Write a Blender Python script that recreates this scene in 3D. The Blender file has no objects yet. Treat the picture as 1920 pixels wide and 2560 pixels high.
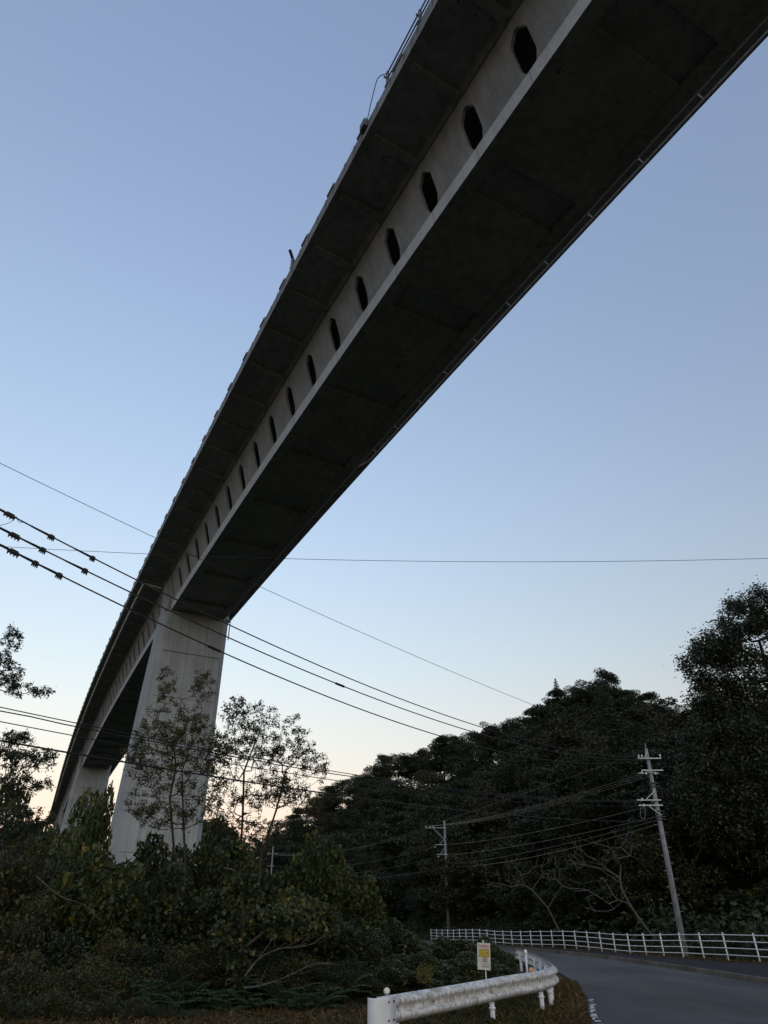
import bpy, math, random
import numpy as np
from mathutils import Vector, Matrix

S = bpy.context.scene
COL = S.collection
R = math.radians

# ------------------------------------------------------------------ camera, sky, sun, exposure
CH, PITCH, FPX = 1.6, R(31.11), 1710.0
cam = bpy.data.objects.new('camera', bpy.data.cameras.new('camera'))
COL.objects.link(cam)
cam.location = (0, 0, CH)
cam.rotation_euler = (R(90) + PITCH, 0, 0)
cam.data.sensor_fit = 'VERTICAL'
cam.data.sensor_height = 36
cam.data.lens = 36 * FPX / 2560
cam.data.clip_end = 5000
S.camera = cam

FILLW, FILL_EL, FILL_DUST = .12, 25, 3.0
SUN_EL, SUN_AZ = R(-1.0), R(-25)
world = bpy.data.worlds.new('World')
S.world = world
world.use_nodes = True
wn, wl = world.node_tree.nodes, world.node_tree.links
def sky_tex(el, rot, air, dust, ozone):
    k = wn.new('ShaderNodeTexSky')
    k.sky_type = 'NISHITA'
    k.sun_disc = False
    k.sun_elevation, k.sun_rotation = el, rot
    k.air_density, k.dust_density, k.ozone_density = air, dust, ozone
    return k
def sky_mix(mode, a, b):
    k = wn.new('ShaderNodeMix')
    k.data_type = 'RGBA'
    k.blend_type = mode
    k.inputs[0].default_value = 1.0
    for sock, v in ((k.inputs[6], a), (k.inputs[7], b)):
        if isinstance(v, tuple): sock.default_value = (*v, 1)
        else: wl.new(v, sock)
    return k.outputs[2]
# clear dusk: the glow over the set sun plus the high blue twilight above it
glow = sky_tex(R(-1), SUN_AZ, 2.0, 0.0, 1.0)
dusk = sky_tex(R(-3), SUN_AZ, 4.0, 0.0, 8.0)
hs = wn.new('ShaderNodeHueSaturation')      # haze takes some of the colour out of the glow
hs.inputs['Saturation'].default_value = 0.66
wl.new(glow.outputs[0], hs.inputs['Color'])
both = sky_mix('ADD', hs.outputs[0], sky_mix('MULTIPLY', dusk.outputs[0], (18.76, 18.76, 18.76)))
# plus an added fill light: a brighter sky with its sun behind the camera
fill_sky = sky_tex(R(FILL_EL), SUN_AZ + R(185), 1.2, FILL_DUST, 6.0)
both = sky_mix('ADD', both, sky_mix('MULTIPLY', fill_sky.outputs[0], (FILLW, FILLW, FILLW)))
soft = wn.new('ShaderNodeGamma')
soft.inputs['Gamma'].default_value = 0.85
wl.new(both, soft.inputs[0])
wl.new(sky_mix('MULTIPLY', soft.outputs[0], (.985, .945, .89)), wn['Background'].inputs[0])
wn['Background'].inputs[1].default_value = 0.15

sun = bpy.data.objects.new('sun', bpy.data.lights.new('sun', 'SUN'))
COL.objects.link(sun)
sun.data.energy = 0.02
sun.data.angle = R(3)
sun.data.color = (1, .80, .58)
sd = Vector((math.sin(SUN_AZ) * math.cos(SUN_EL), math.cos(SUN_AZ) * math.cos(SUN_EL), math.sin(R(1.5))))
sun.rotation_euler = sd.to_track_quat('Z', 'Y').to_euler()

S.view_settings.view_transform = 'Standard'
S.view_settings.look = 'None'
S.view_settings.exposure = 2.38
S.view_settings.gamma = 1

# ------------------------------------------------------------------ helpers
CP, SP = math.cos(PITCH), math.sin(PITCH)

def at(px, py, Y):
    """world point seen at photo pixel (px,py), at distance Y ahead"""
    u, v = (px - 960) / FPX, (1280 - py) / FPX
    k = Y / (CP - v * SP)
    return Vector((u * k, Y, CH + k * (SP + v * CP)))

def project(p):
    y, z = p[1], p[2] - CH
    d = y * CP + z * SP
    return 960 + FPX * p[0] / d, 1280 - FPX * (-y * SP + z * CP) / d

def tag(o, label=None, cat=None, group=None, kind=None):
    if label: o['label'] = label
    if cat: o['category'] = cat
    if group: o['group'] = group
    if kind: o['kind'] = kind
    return o

def empty(name, loc=(0, 0, 0)):
    o = bpy.data.objects.new(name, None)
    COL.objects.link(o)
    o.location = loc
    o.empty_display_size = .3
    return o

def link(name, me, mat, parent=None, smooth=False, loc=None):
    if mat and not len(me.materials): me.materials.append(mat)
    o = bpy.data.objects.new(name, me)
    COL.objects.link(o)
    if loc is not None: o.location = loc
    if parent is not None:
        o.parent = parent
        if loc is None and parent.type == 'EMPTY' or loc is None:
            # geometry is given in world space: undo the parent's offset
            q, off = parent, Vector((0, 0, 0))
            while q is not None:
                off += q.location
                q = q.parent
            o.location = -off
    if smooth:
        me.polygons.foreach_set('use_smooth', [True] * len(me.polygons))
    return o

class MB:
    def __init__(s): s.v, s.f = [], []
    def add(s, vs, fs):
        n = len(s.v)
        s.v += [tuple(p) for p in vs]
        s.f += [tuple(i + n for i in q) for q in fs]
        return s
    def hexa(s, p):   # 8 points: bottom 4 (ccw), top 4
        return s.add(p, [(3, 2, 1, 0), (4, 5, 6, 7), (0, 1, 5, 4), (1, 2, 6, 5), (2, 3, 7, 6), (3, 0, 4, 7)])
    def box(s, c, sx, sy, sz, ax=None, ay=None, az=None):
        c = Vector(c)
        ax, ay, az = ax or Vector((1, 0, 0)), ay or Vector((0, 1, 0)), az or Vector((0, 0, 1))
        p = []
        for k in (-.5, .5):
            for i, j in ((-.5, -.5), (.5, -.5), (.5, .5), (-.5, .5)):
                p.append(c + ax * sx * i + ay * sy * j + az * sz * k)
        return s.hexa(p)
    def bar(s, a, b, w, h):
        a, b = Vector(a), Vector(b)
        d = (b - a); L = d.length; d.normalize()
        side = d.cross(Vector((0, 0, 1)))
        if side.length < 1e-3: side = Vector((1, 0, 0))
        side.normalize()
        return s.box((a + b) / 2, L, w, h, d, side, side.cross(d) * -1 if side.cross(d).z < 0 else side.cross(d))
    def tube(s, pts, rad, n=6, cap=True):
        pts = [Vector(p) for p in pts]
        rads = rad if isinstance(rad, (list, tuple)) else [rad] * len(pts)
        base = len(s.v); up = Vector((0, 0, 1)); pa = None
        for i, p in enumerate(pts):
            d = (pts[min(i + 1, len(pts) - 1)] - pts[max(i - 1, 0)])
            if d.length < 1e-9: d = up.copy()
            d.normalize()
            if pa is None:
                a = d.cross(up)
                if a.length < 1e-2: a = d.cross(Vector((1, 0, 0)))
            else:
                a = pa - d * pa.dot(d)
            a.normalize(); pa = a
            b = d.cross(a)
            for k in range(n):
                t = 2 * math.pi * k / n
                s.v.append(tuple(p + (a * math.cos(t) + b * math.sin(t)) * rads[i]))
        for i in range(len(pts) - 1):
            for k in range(n):
                q = base + i * n
                s.f.append((q + k, q + (k + 1) % n, q + n + (k + 1) % n, q + n + k))
        if cap:
            s.f.append(tuple(base + k for k in range(n))[::-1])
            s.f.append(tuple(base + (len(pts) - 1) * n + k for k in range(n)))
        return s
    def lathe(s, c, prof, axis=Vector((0, 0, 1)), n=10):
        axis = Vector(axis).normalized()
        return s.tube([Vector(c) + axis * h for r, h in prof], [r for r, h in prof], n) if True else s
    def mesh(s, name):
        me = bpy.data.meshes.new(name)
        me.from_pydata(s.v, [], s.f)
        me.update()
        return me
    def build(s, name, mat, parent=None, smooth=False):
        return link(name, s.mesh(name), mat, parent, smooth)

def merge(o, mb, mat):
    """add surface detail to an object's own mesh, in its own material slot"""
    me = o.data
    off = Vector((0, 0, 0)); q = o
    while q is not None:
        off += q.location; q = q.parent
    n = len(me.vertices)
    vs = [tuple(v.co) for v in me.vertices] + [tuple(Vector(p) - off) for p in mb.v]
    fs = [tuple(p.vertices) for p in me.polygons]
    k = len(fs)
    fs += [tuple(i + n for i in f) for f in mb.f]
    old = [p.material_index for p in me.polygons]
    mats = list(me.materials) + [mat]
    new = bpy.data.meshes.new(o.name)
    new.from_pydata(vs, [], fs)
    for x in mats: new.materials.append(x)
    new.polygons.foreach_set('material_index', old + [len(mats) - 1] * len(mb.f))
    new.update()
    o.data = new

def smooth_line(pts, n=8):
    pts = [Vector(p) for p in pts]
    out = []
    for i in range(len(pts) - 1):
        p0, p1, p2, p3 = pts[max(i - 1, 0)], pts[i], pts[i + 1], pts[min(i + 2, len(pts) - 1)]
        for k in range(n):
            t = k / n
            out.append(.5 * ((2 * p1) + (p2 - p0) * t + (2 * p0 - 5 * p1 + 4 * p2 - p3) * t * t + (3 * p1 - p0 - 3 * p2 + p3) * t ** 3))
    out.append(pts[-1])
    return out

# ------------------------------------------------------------------ materials
def new_mat(name, rough=.8, spec=.3):
    m = bpy.data.materials.new(name)
    m.use_nodes = True
    n, l = m.node_tree.nodes, m.node_tree.links
    b = n['Principled BSDF']
    b.inputs['Roughness'].default_value = rough
    b.inputs['Specular IOR Level'].default_value = spec
    return m, n, l, b

def ramp(n, l, src, stops):
    r = n.new('ShaderNodeValToRGB')
    e = r.color_ramp.elements
    while len(e) < len(stops): e.new(.5)
    for k, (p, c) in enumerate(stops):
        e[k].position = p
        e[k].color = (*c, 1)
    l.new(src, r.inputs[0])
    return r.outputs[0]

def noise(n, l, scale, detail=4, vec=None, rough=.6):
    t = n.new('ShaderNodeTexNoise')
    t.inputs['Scale'].default_value = scale
    t.inputs['Detail'].default_value = detail
    t.inputs['Roughness'].default_value = rough
    if vec is not None: l.new(vec, t.inputs['Vector'])
    return t.outputs[0]

def mapped(n, l, sc):
    g = n.new('ShaderNodeNewGeometry')
    m = n.new('ShaderNodeMapping')
    m.inputs['Scale'].default_value = sc
    l.new(g.outputs['Position'], m.inputs[0])
    return m.outputs[0]

def mix(n, l, fac, a, b, mode='MULTIPLY'):
    m = n.new('ShaderNodeMix')
    m.data_type = 'RGBA'
    m.blend_type = mode
    if isinstance(fac, float): m.inputs[0].default_value = fac
    else: l.new(fac, m.inputs[0])
    for sock, v in ((m.inputs[6], a), (m.inputs[7], b)):
        if isinstance(v, tuple): sock.default_value = (*v, 1)
        else: l.new(v, sock)
    return m.outputs[2]

def bump(n, l, b, src, st=.3, d=.02):
    bp = n.new('ShaderNodeBump')
    bp.inputs['Strength'].default_value = st
    bp.inputs['Distance'].default_value = d
    l.new(src, bp.inputs['Height'])
    l.new(bp.outputs[0], b.inputs['Normal'])

def concrete(name, base, dark, pits=True, streak=.55):
    m, n, l, b = new_mat(name, .85, .25)
    big = noise(n, l, .5, 5, mapped(n, l, (1, 1, 1)))
    c = ramp(n, l, big, [(.3, dark), (.7, base)])
    st = noise(n, l, 1.0, 4, mapped(n, l, (2.6, 2.6, .10)))
    c = mix(n, l, streak, c, ramp(n, l, st, [(.32, (.50, .50, .48)), (.62, (1, 1, 1))]))
    fine = noise(n, l, 9, 5, mapped(n, l, (1, 1, .6)))
    c = mix(n, l, .5, c, ramp(n, l, fine, [(.25, (.72, .72, .72)), (.65, (1.0, 1.0, 1.0))]))
    if pits:
        pt = noise(n, l, 2.2, 2, mapped(n, l, (1, 1, 1.4)))
        c = mix(n, l, 1.0, c, ramp(n, l, pt, [(.255, (.38, .37, .35)), (.285, (1, 1, 1))]))
    l.new(c, b.inputs['Base Color'])
    bump(n, l, b, fine, .25, .01)
    return m

M = {}
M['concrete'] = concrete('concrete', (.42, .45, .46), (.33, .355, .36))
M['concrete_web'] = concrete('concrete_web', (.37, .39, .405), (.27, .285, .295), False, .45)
M['concrete_edge_lit'] = concrete('concrete_edge_lit', (.62, .66, .69), (.54, .58, .61), True, .3)  # paler copy of the concrete: skylight on the outer face put into the colour
M['concrete_stained_shaded'] = concrete('concrete_stained_shaded', (.33, .34, .33), (.20, .21, .205), True, .8)  # stained parapets; under the girder its dark tone paints in shade
M['concrete_soffit'] = concrete('concrete_soffit', (.31, .32, .315), (.21, .22, .215), True, .6)  # darker copy of the concrete: shade under the deck put into the colour
M['kerb'] = concrete('kerb', (.20, .185, .155), (.09, .08, .065))

def plain(name, col, rough=.6, spec=.3, metal=0., var=.35, scale=8):
    m, n, l, b = new_mat(name, rough, spec)
    t = noise(n, l, scale, 5, mapped(n, l, (1, 1, 1)))
    c = mix(n, l, 1.0, col, ramp(n, l, t, [(.3, (1 - var,) * 3), (.7, (1, 1, 1))]))
    l.new(c, b.inputs['Base Color'])
    b.inputs['Metallic'].default_value = metal
    return m
M['joint'] = plain('joint', (.10, .095, .085))
M['pipe'] = plain('pipe', (.78, .80, .80), .45, .5)
M['steel_dark'] = plain('steel_dark', (.10, .105, .11), .5, .5)
M['galvanised'] = plain('galvanised', (.42, .46, .49), .45, .5, .35)
M['pole'] = plain('pole', (.33, .355, .375), .8, .2, 0, .5, 3)
M['insulator'] = plain('insulator', (.85, .87, .88), .25, .5, 0, .1)
M['cable'] = plain('cable', (.02, .02, .022), .6, .3)
M['cable_bare'] = plain('cable_bare', (.11, .115, .12), .5, .4, .2)
M['white_paint'] = plain('white_paint', (.86, .88, .90), .5, .4, 0, .16, 5)
M['orange_lens'] = plain('orange_lens', (.9, .34, .06), .3, .6, 0, .1)
M['reflector_white'] = plain('reflector_white', (.85, .83, .70), .3, .6, 0, .1)
M['sign_face'] = plain('sign_face', (.66, .65, .56), .6, .3, 0, .25, 10)
M['sign_yellow'] = plain('sign_yellow', (.62, .47, .06), .6, .3, 0, .2, 30)
M['ink_red'] = plain('ink_red', (.40, .015, .035), .6, .3, 0, .1)
M['ink_black'] = plain('ink_black', (.015, .014, .013), .6, .3, 0, .1)
M['rust'] = plain('rust', (.12, .055, .03), .85, .1, 0, .5, 12)

def rail_metal():
    m, n, l, b = new_mat('weathered_white', .55, .35)
    g = mapped(n, l, (1, 1, 1))
    a = noise(n, l, 1.6, 6, mapped(n, l, (2.2, 2.2, 5)), .7)
    bb = noise(n, l, 6, 5, mapped(n, l, (3.2, 3.2, .5)), .7)
    c = ramp(n, l, a, [(.32, (.36, .34, .29)), (.46, (.58, .58, .56)), (.60, (.74, .76, .77))])
    c = mix(n, l, .85, c, ramp(n, l, bb, [(.36, (.30, .27, .21)), (.52, (1, 1, 1))]))
    l.new(c, b.inputs['Base Color'])
    return m
M['weathered'] = rail_metal()
def asphalt():
    m, n, l, b = new_mat('asphalt', .8, .3)
    big = noise(n, l, .35, 5, mapped(n, l, (1, .5, 1)))
    c = ramp(n, l, big, [(.3, (.058, .057, .055)), (.7, (.098, .096, .093))])
    sp = noise(n, l, 34, 2, mapped(n, l, (1, .8, 1)))
    c = mix(n, l, 1.0, c, ramp(n, l, sp, [(.35, (.6, .6, .6)), (.66, (1.25, 1.25, 1.25)), (.78, (2.6, 2.6, 2.5))]))
    cr = n.new('ShaderNodeTexVoronoi')
    cr.feature = 'DISTANCE_TO_EDGE'
    cr.inputs['Scale'].default_value = .33
    wob = mix(n, l, .25, mapped(n, l, (1, 1, 1)), noise(n, l, 1.5, 4, mapped(n, l, (1, 1, 1))), 'ADD')
    l.new(wob, cr.inputs['Vector'])
    c = mix(n, l, .55, c, ramp(n, l, cr.outputs['Distance'], [(.0, (.45, .45, .45)), (.012, (1, 1, 1))]))
    pa = noise(n, l, .9, 3, mapped(n, l, (.55, .16, 1)), .5)
    c = mix(n, l, 1.0, c, ramp(n, l, pa, [(.40, (.80, .80, .82)), (.50, (1, 1, 1)), (.64, (1.22, 1.2, 1.17))]))
    c2 = n.new('ShaderNodeTexVoronoi'); c2.feature = 'DISTANCE_TO_EDGE'; c2.inputs['Scale'].default_value = 1.1
    l.new(wob, c2.inputs['Vector'])
    gate = ramp(n, l, noise(n, l, .3, 2, mapped(n, l, (1, 1, 1))), [(.5, (0, 0, 0)), (.58, (1, 1, 1))])
    c = mix(n, l, gate, c, mix(n, l, 1.0, c, ramp(n, l, c2.outputs['Distance'], [(.0, (.45, .45, .45)), (.02, (1, 1, 1))])), 'MIX')
    l.new(c, b.inputs['Base Color'])
    bump(n, l, b, sp, .5, .012)
    return m
M['asphalt'] = asphalt()

def soil(name, stops, scale=2.5):
    m, n, l, b = new_mat(name, .95, .1)
    a = noise(n, l, scale, 8, mapped(n, l, (1, 1, 1)), .7)
    l.new(ramp(n, l, a, stops), b.inputs['Base Color'])
    bump(n, l, b, a, .8, .06)
    return m
M['ground'] = soil('ground', [(.3, (.020, .022, .012)), (.5, (.055, .045, .024)), (.7, (.11, .080, .042))])
M['hill_soil'] = soil('hill_soil', [(.3, (.012, .018, .010)), (.6, (.035, .042, .02)), (.8, (.06, .05, .03))], .6)
M['sidewalk'] = soil('sidewalk', [(.3, (.026, .026, .028)), (.6, (.042, .041, .042)), (.8, (.065, .058, .045))], 1.5)

def leaf_mat(name, stops, rough=.45, spec=.35, trans=.25):
    m, n, l, b = new_mat(name, rough, spec)
    g = n.new('ShaderNodeNewGeometry')
    oi = n.new('ShaderNodeObjectInfo')
    c = ramp(n, l, g.outputs['Random Per Island'], stops)
    c = mix(n, l, .55, c, ramp(n, l, oi.outputs['Random'], [(0, (.55, .58, .5)), (.5, (1, 1, 1)), (1, (1.35, 1.2, .95))]))
    l.new(c, b.inputs['Base Color'])
    tr = n.new('ShaderNodeBsdfTranslucent')
    l.new(c, tr.inputs[0])
    ms = n.new('ShaderNodeMixShader')
    ms.inputs[0].default_value = trans
    l.new(b.outputs[0], ms.inputs[1])
    l.new(tr.outputs[0], ms.inputs[2])
    l.new(ms.outputs[0], n['Material Output'].inputs[0])
    return m
M['leaf_kudzu'] = leaf_mat('leaf_kudzu', [(0, (.022, .038, .014)), (.6, (.046, .068, .022)), (.9, (.090, .108, .032)), (.97, (.17, .135, .035)), (1, (.25, .18, .04))])
M['leaf_dark'] = leaf_mat('leaf_dark', [(0, (.016, .026, .012)), (.6, (.034, .049, .021)), (1, (.080, .094, .038))], .38, .5)
M['leaf_fern'] = leaf_mat('leaf_fern', [(0, (.025, .050, .018)), (.7, (.052, .090, .036)), (1, (.10, .125, .055))], .6, .2)
M['leaf_autumn'] = leaf_mat('leaf_autumn', [(0, (.032, .038, .016)), (.6, (.066, .074, .028)), (.94, (.105, .098, .032)), (1, (.19, .125, .033))])
M['leaf_hill'] = leaf_mat('leaf_hill', [(0, (.018, .029, .014)), (.6, (.038, .054, .025)), (1, (.070, .084, .038))], .55, .2, .15)
M['leaf_hill_brown'] = leaf_mat('leaf_hill_brown', [(0, (.030, .031, .016)), (.6, (.054, .053, .026)), (1, (.09, .08, .04))], .6, .2, .15)
M['leaf_yellow'] = leaf_mat('leaf_yellow', [(0, (.05, .06, .016)), (.6, (.12, .11, .022)), (1, (.24, .18, .03))])
M['bark'] = plain('bark', (.075, .062, .05), .9, .1, 0, .6, 6)
M['bark_grey'] = plain('bark_grey', (.15, .135, .11), .9, .1, 0, .6, 9)
M['bark_pale'] = plain('bark_pale', (.16, .15, .13), .9, .1, 0, .5, 4)
M['grass_dry'] = leaf_mat('grass_dry', [(0, (.09, .06, .028)), (.5, (.21, .145, .07)), (.85, (.33, .25, .13)), (.9, (.08, .10, .03)), (1, (.06, .08, .025))], .8, .1)
M['grass_green'] = leaf_mat('grass_green', [(0, (.03, .045, .015)), (.6, (.06, .075, .025)), (1, (.12, .10, .04))], .7, .15)

# ------------------------------------------------------------------ terrain
RIDGE = [  # photo pixel on the tree-top skyline, distance of the ridge
    (500, 2150, 330), (620, 2105, 280), (694, 2062, 250), (800, 1965, 235), (940, 1895, 215), (1090, 1845, 190), (1250, 1800, 170), (1330, 1765, 160),
    (1400, 1712, 150), (1500, 1700, 145), (1620, 1735, 135), (1740, 1775, 125), (1920, 1740, 120), (2300, 1600, 120)]
RA, RY, RZ = [], [], []
for px, py, Yd in RIDGE:
    p = at(px, py, Yd)
    RA.append(p.x / p.y); RY.append(Yd); RZ.append(p.z - 9.5)
FENCE = [(24.5, 26), (20.6, 32), (17.1, 38), (15.6, 44.8), (13.4, 57), (10.6, 69), (8, 80), (5, 92), (1, 104), (-6, 118)]
FA = [x / y for x, y in FENCE][::-1]
FYd = [y for x, y in FENCE][::-1]

def hill_h(x, y):
    a = x / np.maximum(y, 5.0)
    yf = np.interp(a, FA, FYd) + 3.0
    yr = np.interp(a, RA, RY)
    zr = np.interp(a, RA, RZ)
    t = np.clip((y - yf) / (yr - yf), 0, 1)
    prof = t ** 1.3
    h = zr * prof
    h = np.where(y > yr, zr - (y - yr) * .25, h)
    fade = np.clip((a + .30) / .16, 0, 1)
    return np.maximum(h * fade, -30)

def ground_h(x, y):
    x = np.asarray(x, float); y = np.asarray(y, float)
    # the valley under the viaduct falls away to the left
    left = np.clip((-(x + 2) - .0) / 30, 0, 1) + np.clip((y - 26) / 60, 0, 1) * np.clip((6 - x - (y - 26) * .05) / 16, 0, 1)
    v = -9 * np.clip(left, 0, 1.6) ** 1.3
    v = np.where(y < 10, v * np.clip((y + 10) / 20, 0, 1), v)
    h = np.maximum(hill_h(x, y), 0)
    v = v + np.clip((y - 190) / 200, 0, 1) * 6
    r = np.where(h > 0, h + np.minimum(v * np.clip(1 - h / 6, 0, 1), 0), v)
    rough = .12 * np.sin(x * 1.7 + y * .6) * np.sin(y * 1.3 - x * .4)
    return r + rough * np.clip(np.abs(r) * .5, 0, 1) - .02

def gh(x, y): return float(ground_h(x, y))

def grid_axis(a, fine, b, n1, n2, n3):
    return np.concatenate([np.linspace(a, fine[0], n1, endpoint=False), np.linspace(fine[0], fine[1], n2, endpoint=False), np.linspace(fine[1], b, n3)])

def sheet(name, xs, ys, fn, mat):
    X, Y = np.meshgrid(xs, ys)
    Z = fn(X, Y)
    n, m = len(ys), len(xs)
    v = np.stack([X.ravel(), Y.ravel(), Z.ravel()], 1)
    i = np.arange(n - 1)[:, None] * m + np.arange(m - 1)[None]
    f = np.stack([i, i + 1, i + m + 1, i + m], -1).reshape(-1, 4)
    me = bpy.data.meshes.new(name)
    me.vertices.add(len(v)); me.vertices.foreach_set('co', v.ravel())
    me.loops.add(f.size); me.loops.foreach_set('vertex_index', f.ravel())
    me.polygons.add(len(f)); me.polygons.foreach_set('loop_start', np.arange(len(f)) * 4)
    me.update(calc_edges=True)
    return link(name, me, mat, None, True)

g = sheet('ground', grid_axis(-900, (-30, 45), 900, 40, 150, 45), grid_axis(-60, (-2, 110), 1500, 12, 150, 60), ground_h, M['ground'])
tag(g, kind='structure')
g.data.materials.append(M['hill_soil'])
co = np.empty(len(g.data.vertices) * 3); g.data.vertices.foreach_get('co', co); co = co.reshape(-1, 3)
mi = []
for p in g.data.polygons:
    c = co[list(p.vertices)].mean(0)
    mi.append(1 if (c[2] > .5 or c[1] > 60 or c[0] < -12) else 0)
g.data.polygons.foreach_set('material_index', mi)

# far rolling hills on the horizon, a wooded knoll seen between pier and hillside
def far_h(x, y):
    return (-8 + 54 * np.exp(-(((x + 98) / 34) ** 2 + ((y - 420) / 50) ** 2)) + 26 * np.exp(-(((x + 20) / 70) ** 2 + ((y - 470) / 60) ** 2))
            + 20 * np.exp(-((y - 900) / 120) ** 2) * (1 + .4 * np.sin(x * .008)) + 1.2 * np.sin(x * .21) * np.sin(y * .17))
hz = sheet('hills', np.linspace(-700, 500, 130), np.linspace(330, 1300, 70), far_h, M['hill_soil'])
tag(hz, kind='structure')

# road, kerb and pavement
EL_ = smooth_line([(1.5, -30, 0), (2.2, 0, 0), (3.0, 10, 0), (3.9, 16, 0), (5, 20.8, 0), (6.3, 28, 0), (7.1, 36, 0), (7.3, 46, 0), (6.2, 57, 0), (3.9, 67, 0), (.9, 78, 0), (-3, 89, 0), (-9, 102, 0)])
ER_ = smooth_line([(10.5, -30, 0), (11.1, 0, 0), (11.4, 10, 0), (11.6, 16, 0), (11.75, 20.8, 0), (12.0, 28, 0), (12.2, 36, 0), (12.0, 46, 0), (10.7, 57, 0), (8.4, 67.5, 0), (5.4, 79, 0), (1.9, 91, 0), (-4, 105, 0)])
mb = MB()
nc = 8
for a, b in zip(EL_, ER_):
    for k in range(nc + 1):
        t = k / nc
        p = a.lerp(b, t)
        mb.v.append((p.x, p.y, .012 + .09 * (1 - (2 * t - 1) ** 2)))
for i in range(len(EL_) - 1):
    for k in range(nc):
        q = i * (nc + 1) + k
        mb.f.append((q, q + 1, q + nc + 2, q + nc + 1))
tag(mb.build('road', M['asphalt'], None, True), kind='structure')

def offset_line(line, d):
    out = []
    for i, p in enumerate(line):
        t = (line[min(i + 1, len(line) - 1)] - line[max(i - 1, 0)]); t.z = 0; t.normalize()
        out.append(p + Vector((t.y, -t.x, 0)) * d)
    return out

def ribbon_solid(line, d0, d1, z0, z1):
    m = MB()
    a, b = offset_line(line, d0), offset_line(line, d1)
    for p, q in zip(a, b):
        m.v += [(p.x, p.y, z0), (p.x, p.y, z1), (q.x, q.y, z1), (q.x, q.y, z0)]
    for i in range(len(line) - 1):
        for k in range(3):
            s = i * 4 + k
            m.f.append((s, s + 4, s + 5, s + 1))
    return m
tag(ribbon_solid(ER_, .02, .20, -.05, .16).build('kerb', M['kerb']), kind='structure')
# pavement strip from the kerb to the fence foot
FL = smooth_line([(x, y, 0) for x, y in FENCE], 10)
mb = MB()
ker = offset_line(ER_[20:], .20)
for i, p in enumerate(ker):
    best = min(FL, key=lambda q: (q.x - p.x) ** 2 + (q.y - p.y) ** 2)
    d = (best - p)
    for k in range(5):
        q = p + d * (k / 4) * 1.05
        mb.v.append((q.x, q.y, .148 - .05 * k / 4 + .02 * math.sin(i * .9 + k)))
for i in range(len(ker) - 1):
    for k in range(4):
        q = i * 5 + k
        mb.f.append((q, q + 1, q + 6, q + 5))
tag(mb.build('pavement', M['sidewalk'], None, True), kind='structure')

# grassy verge behind the guard rail, a little above the road
mb = MB()
inner = [(-14, -8), (-10, 6), (-9, 11), (-8, 16), (-4, 19), (0, 21.5), (2.8, 25.5), (5, 30), (6.2, 37), (6.4, 46), (5.2, 57)]
inner = smooth_line([(x, y, 0) for x, y in inner], 6)
outer = EL_[4:4 + len(inner)]
outer = smooth_line([(2.0, -8, 0), (2.9, 8, 0), (3.35, 13, 0), (3.85, 16, 0), (4.5, 19, 0), (5.1, 21.5, 0), (5.9, 26, 0), (6.45, 30, 0), (7.0, 37, 0), (7.2, 46, 0), (6.1, 57, 0)], 6)
rnd = random.Random(3)
for a, b in zip(inner, outer):
    for k in range(13):
        t = k / 12
        p = a.lerp(b, t)
        e = min(1, (1 - t) * 6)
        mb.v.append((p.x, p.y, .008 + e * (.11 + rnd.uniform(-.03, .03))))
for i in range(len(inner) - 1):
    for k in range(12):
        q = i * 13 + k
        mb.f.append((q, q + 1, q + 14, q + 13))
tag(mb.build('verge', M['ground'], None, True), kind='structure')

# worn white edge line on the near road edge
mb = MB()
rnd = random.Random(9)
el = [p for p in smooth_line(EL_, 6) if 12 < p.y < 21]
i = 0
while i < len(el) - 2:
    n = rnd.randint(1, 3)
    seg = el[i:i + n + 1]
    if len(seg) > 1 and rnd.random() < .8:
        w = rnd.uniform(.05, .13); o = .06 + rnd.uniform(-.02, .03)
        a, b = offset_line(seg, o), offset_line(seg, o + w)
        s = len(mb.v)
        for p, q in zip(a, b): mb.v += [(p.x, p.y, .036), (q.x, q.y, .040)]
        for k in range(len(seg) - 1): mb.f.append((s + 2 * k, s + 2 * k + 1, s + 2 * k + 3, s + 2 * k + 2))
    i += n + (1 if rnd.random() < .4 else 0)
tag(mb.build('road_marking', M['weathered']), kind='structure')

# ------------------------------------------------------------------ the viaduct
BX, BPHI, BK, BK2, BH, BG, BSE = 2.63321, -.49513, .000592754, -2.57626e-06, 32.6746, .0183578, -.00674463
_T = np.arange(-60, 420.01, .5)
_H = BPHI + BK * _T + BK2 * _T * _T / 2
_X = np.concatenate([[0], np.cumsum(np.sin((_H[1:] + _H[:-1]) / 2) * .5)])
_Y = np.concatenate([[0], np.cumsum(np.cos((_H[1:] + _H[:-1]) / 2) * .5)])
_X += BX - np.interp(0, _T, _X)
_Y += 25 - np.interp(0, _T, _Y)
def bpt(t, off, z):
    h = BPHI + BK * t + BK2 * t * t / 2
    return Vector((float(np.interp(t, _T, _X)) + off * math.cos(h), float(np.interp(t, _T, _Y)) - off * math.sin(h), BH + BG * t + z + BSE * off))
def btan(t):
    return (bpt(t + .1, 0, 0) - bpt(t - .1, 0, 0)).normalized()

def sweep(m, prof, t0, t1, step=3.0):
    n = max(1, int(round((t1 - t0) / step)))
    k = len(prof); base = len(m.v)
    for i in range(n + 1):
        t = t0 + (t1 - t0) * i / n
        for o, z in prof: m.v.append(tuple(bpt(t, o, z)))
    for i in range(n):
        for j in range(k):
            a, b = base + i * k + j, base + i * k + (j + 1) % k
            m.f.append((a, b, b + k, a + k))
    m.f.append(tuple(base + j for j in range(k))[::-1])
    m.f.append(tuple(base + n * k + j for j in range(k)))
    return m

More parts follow.
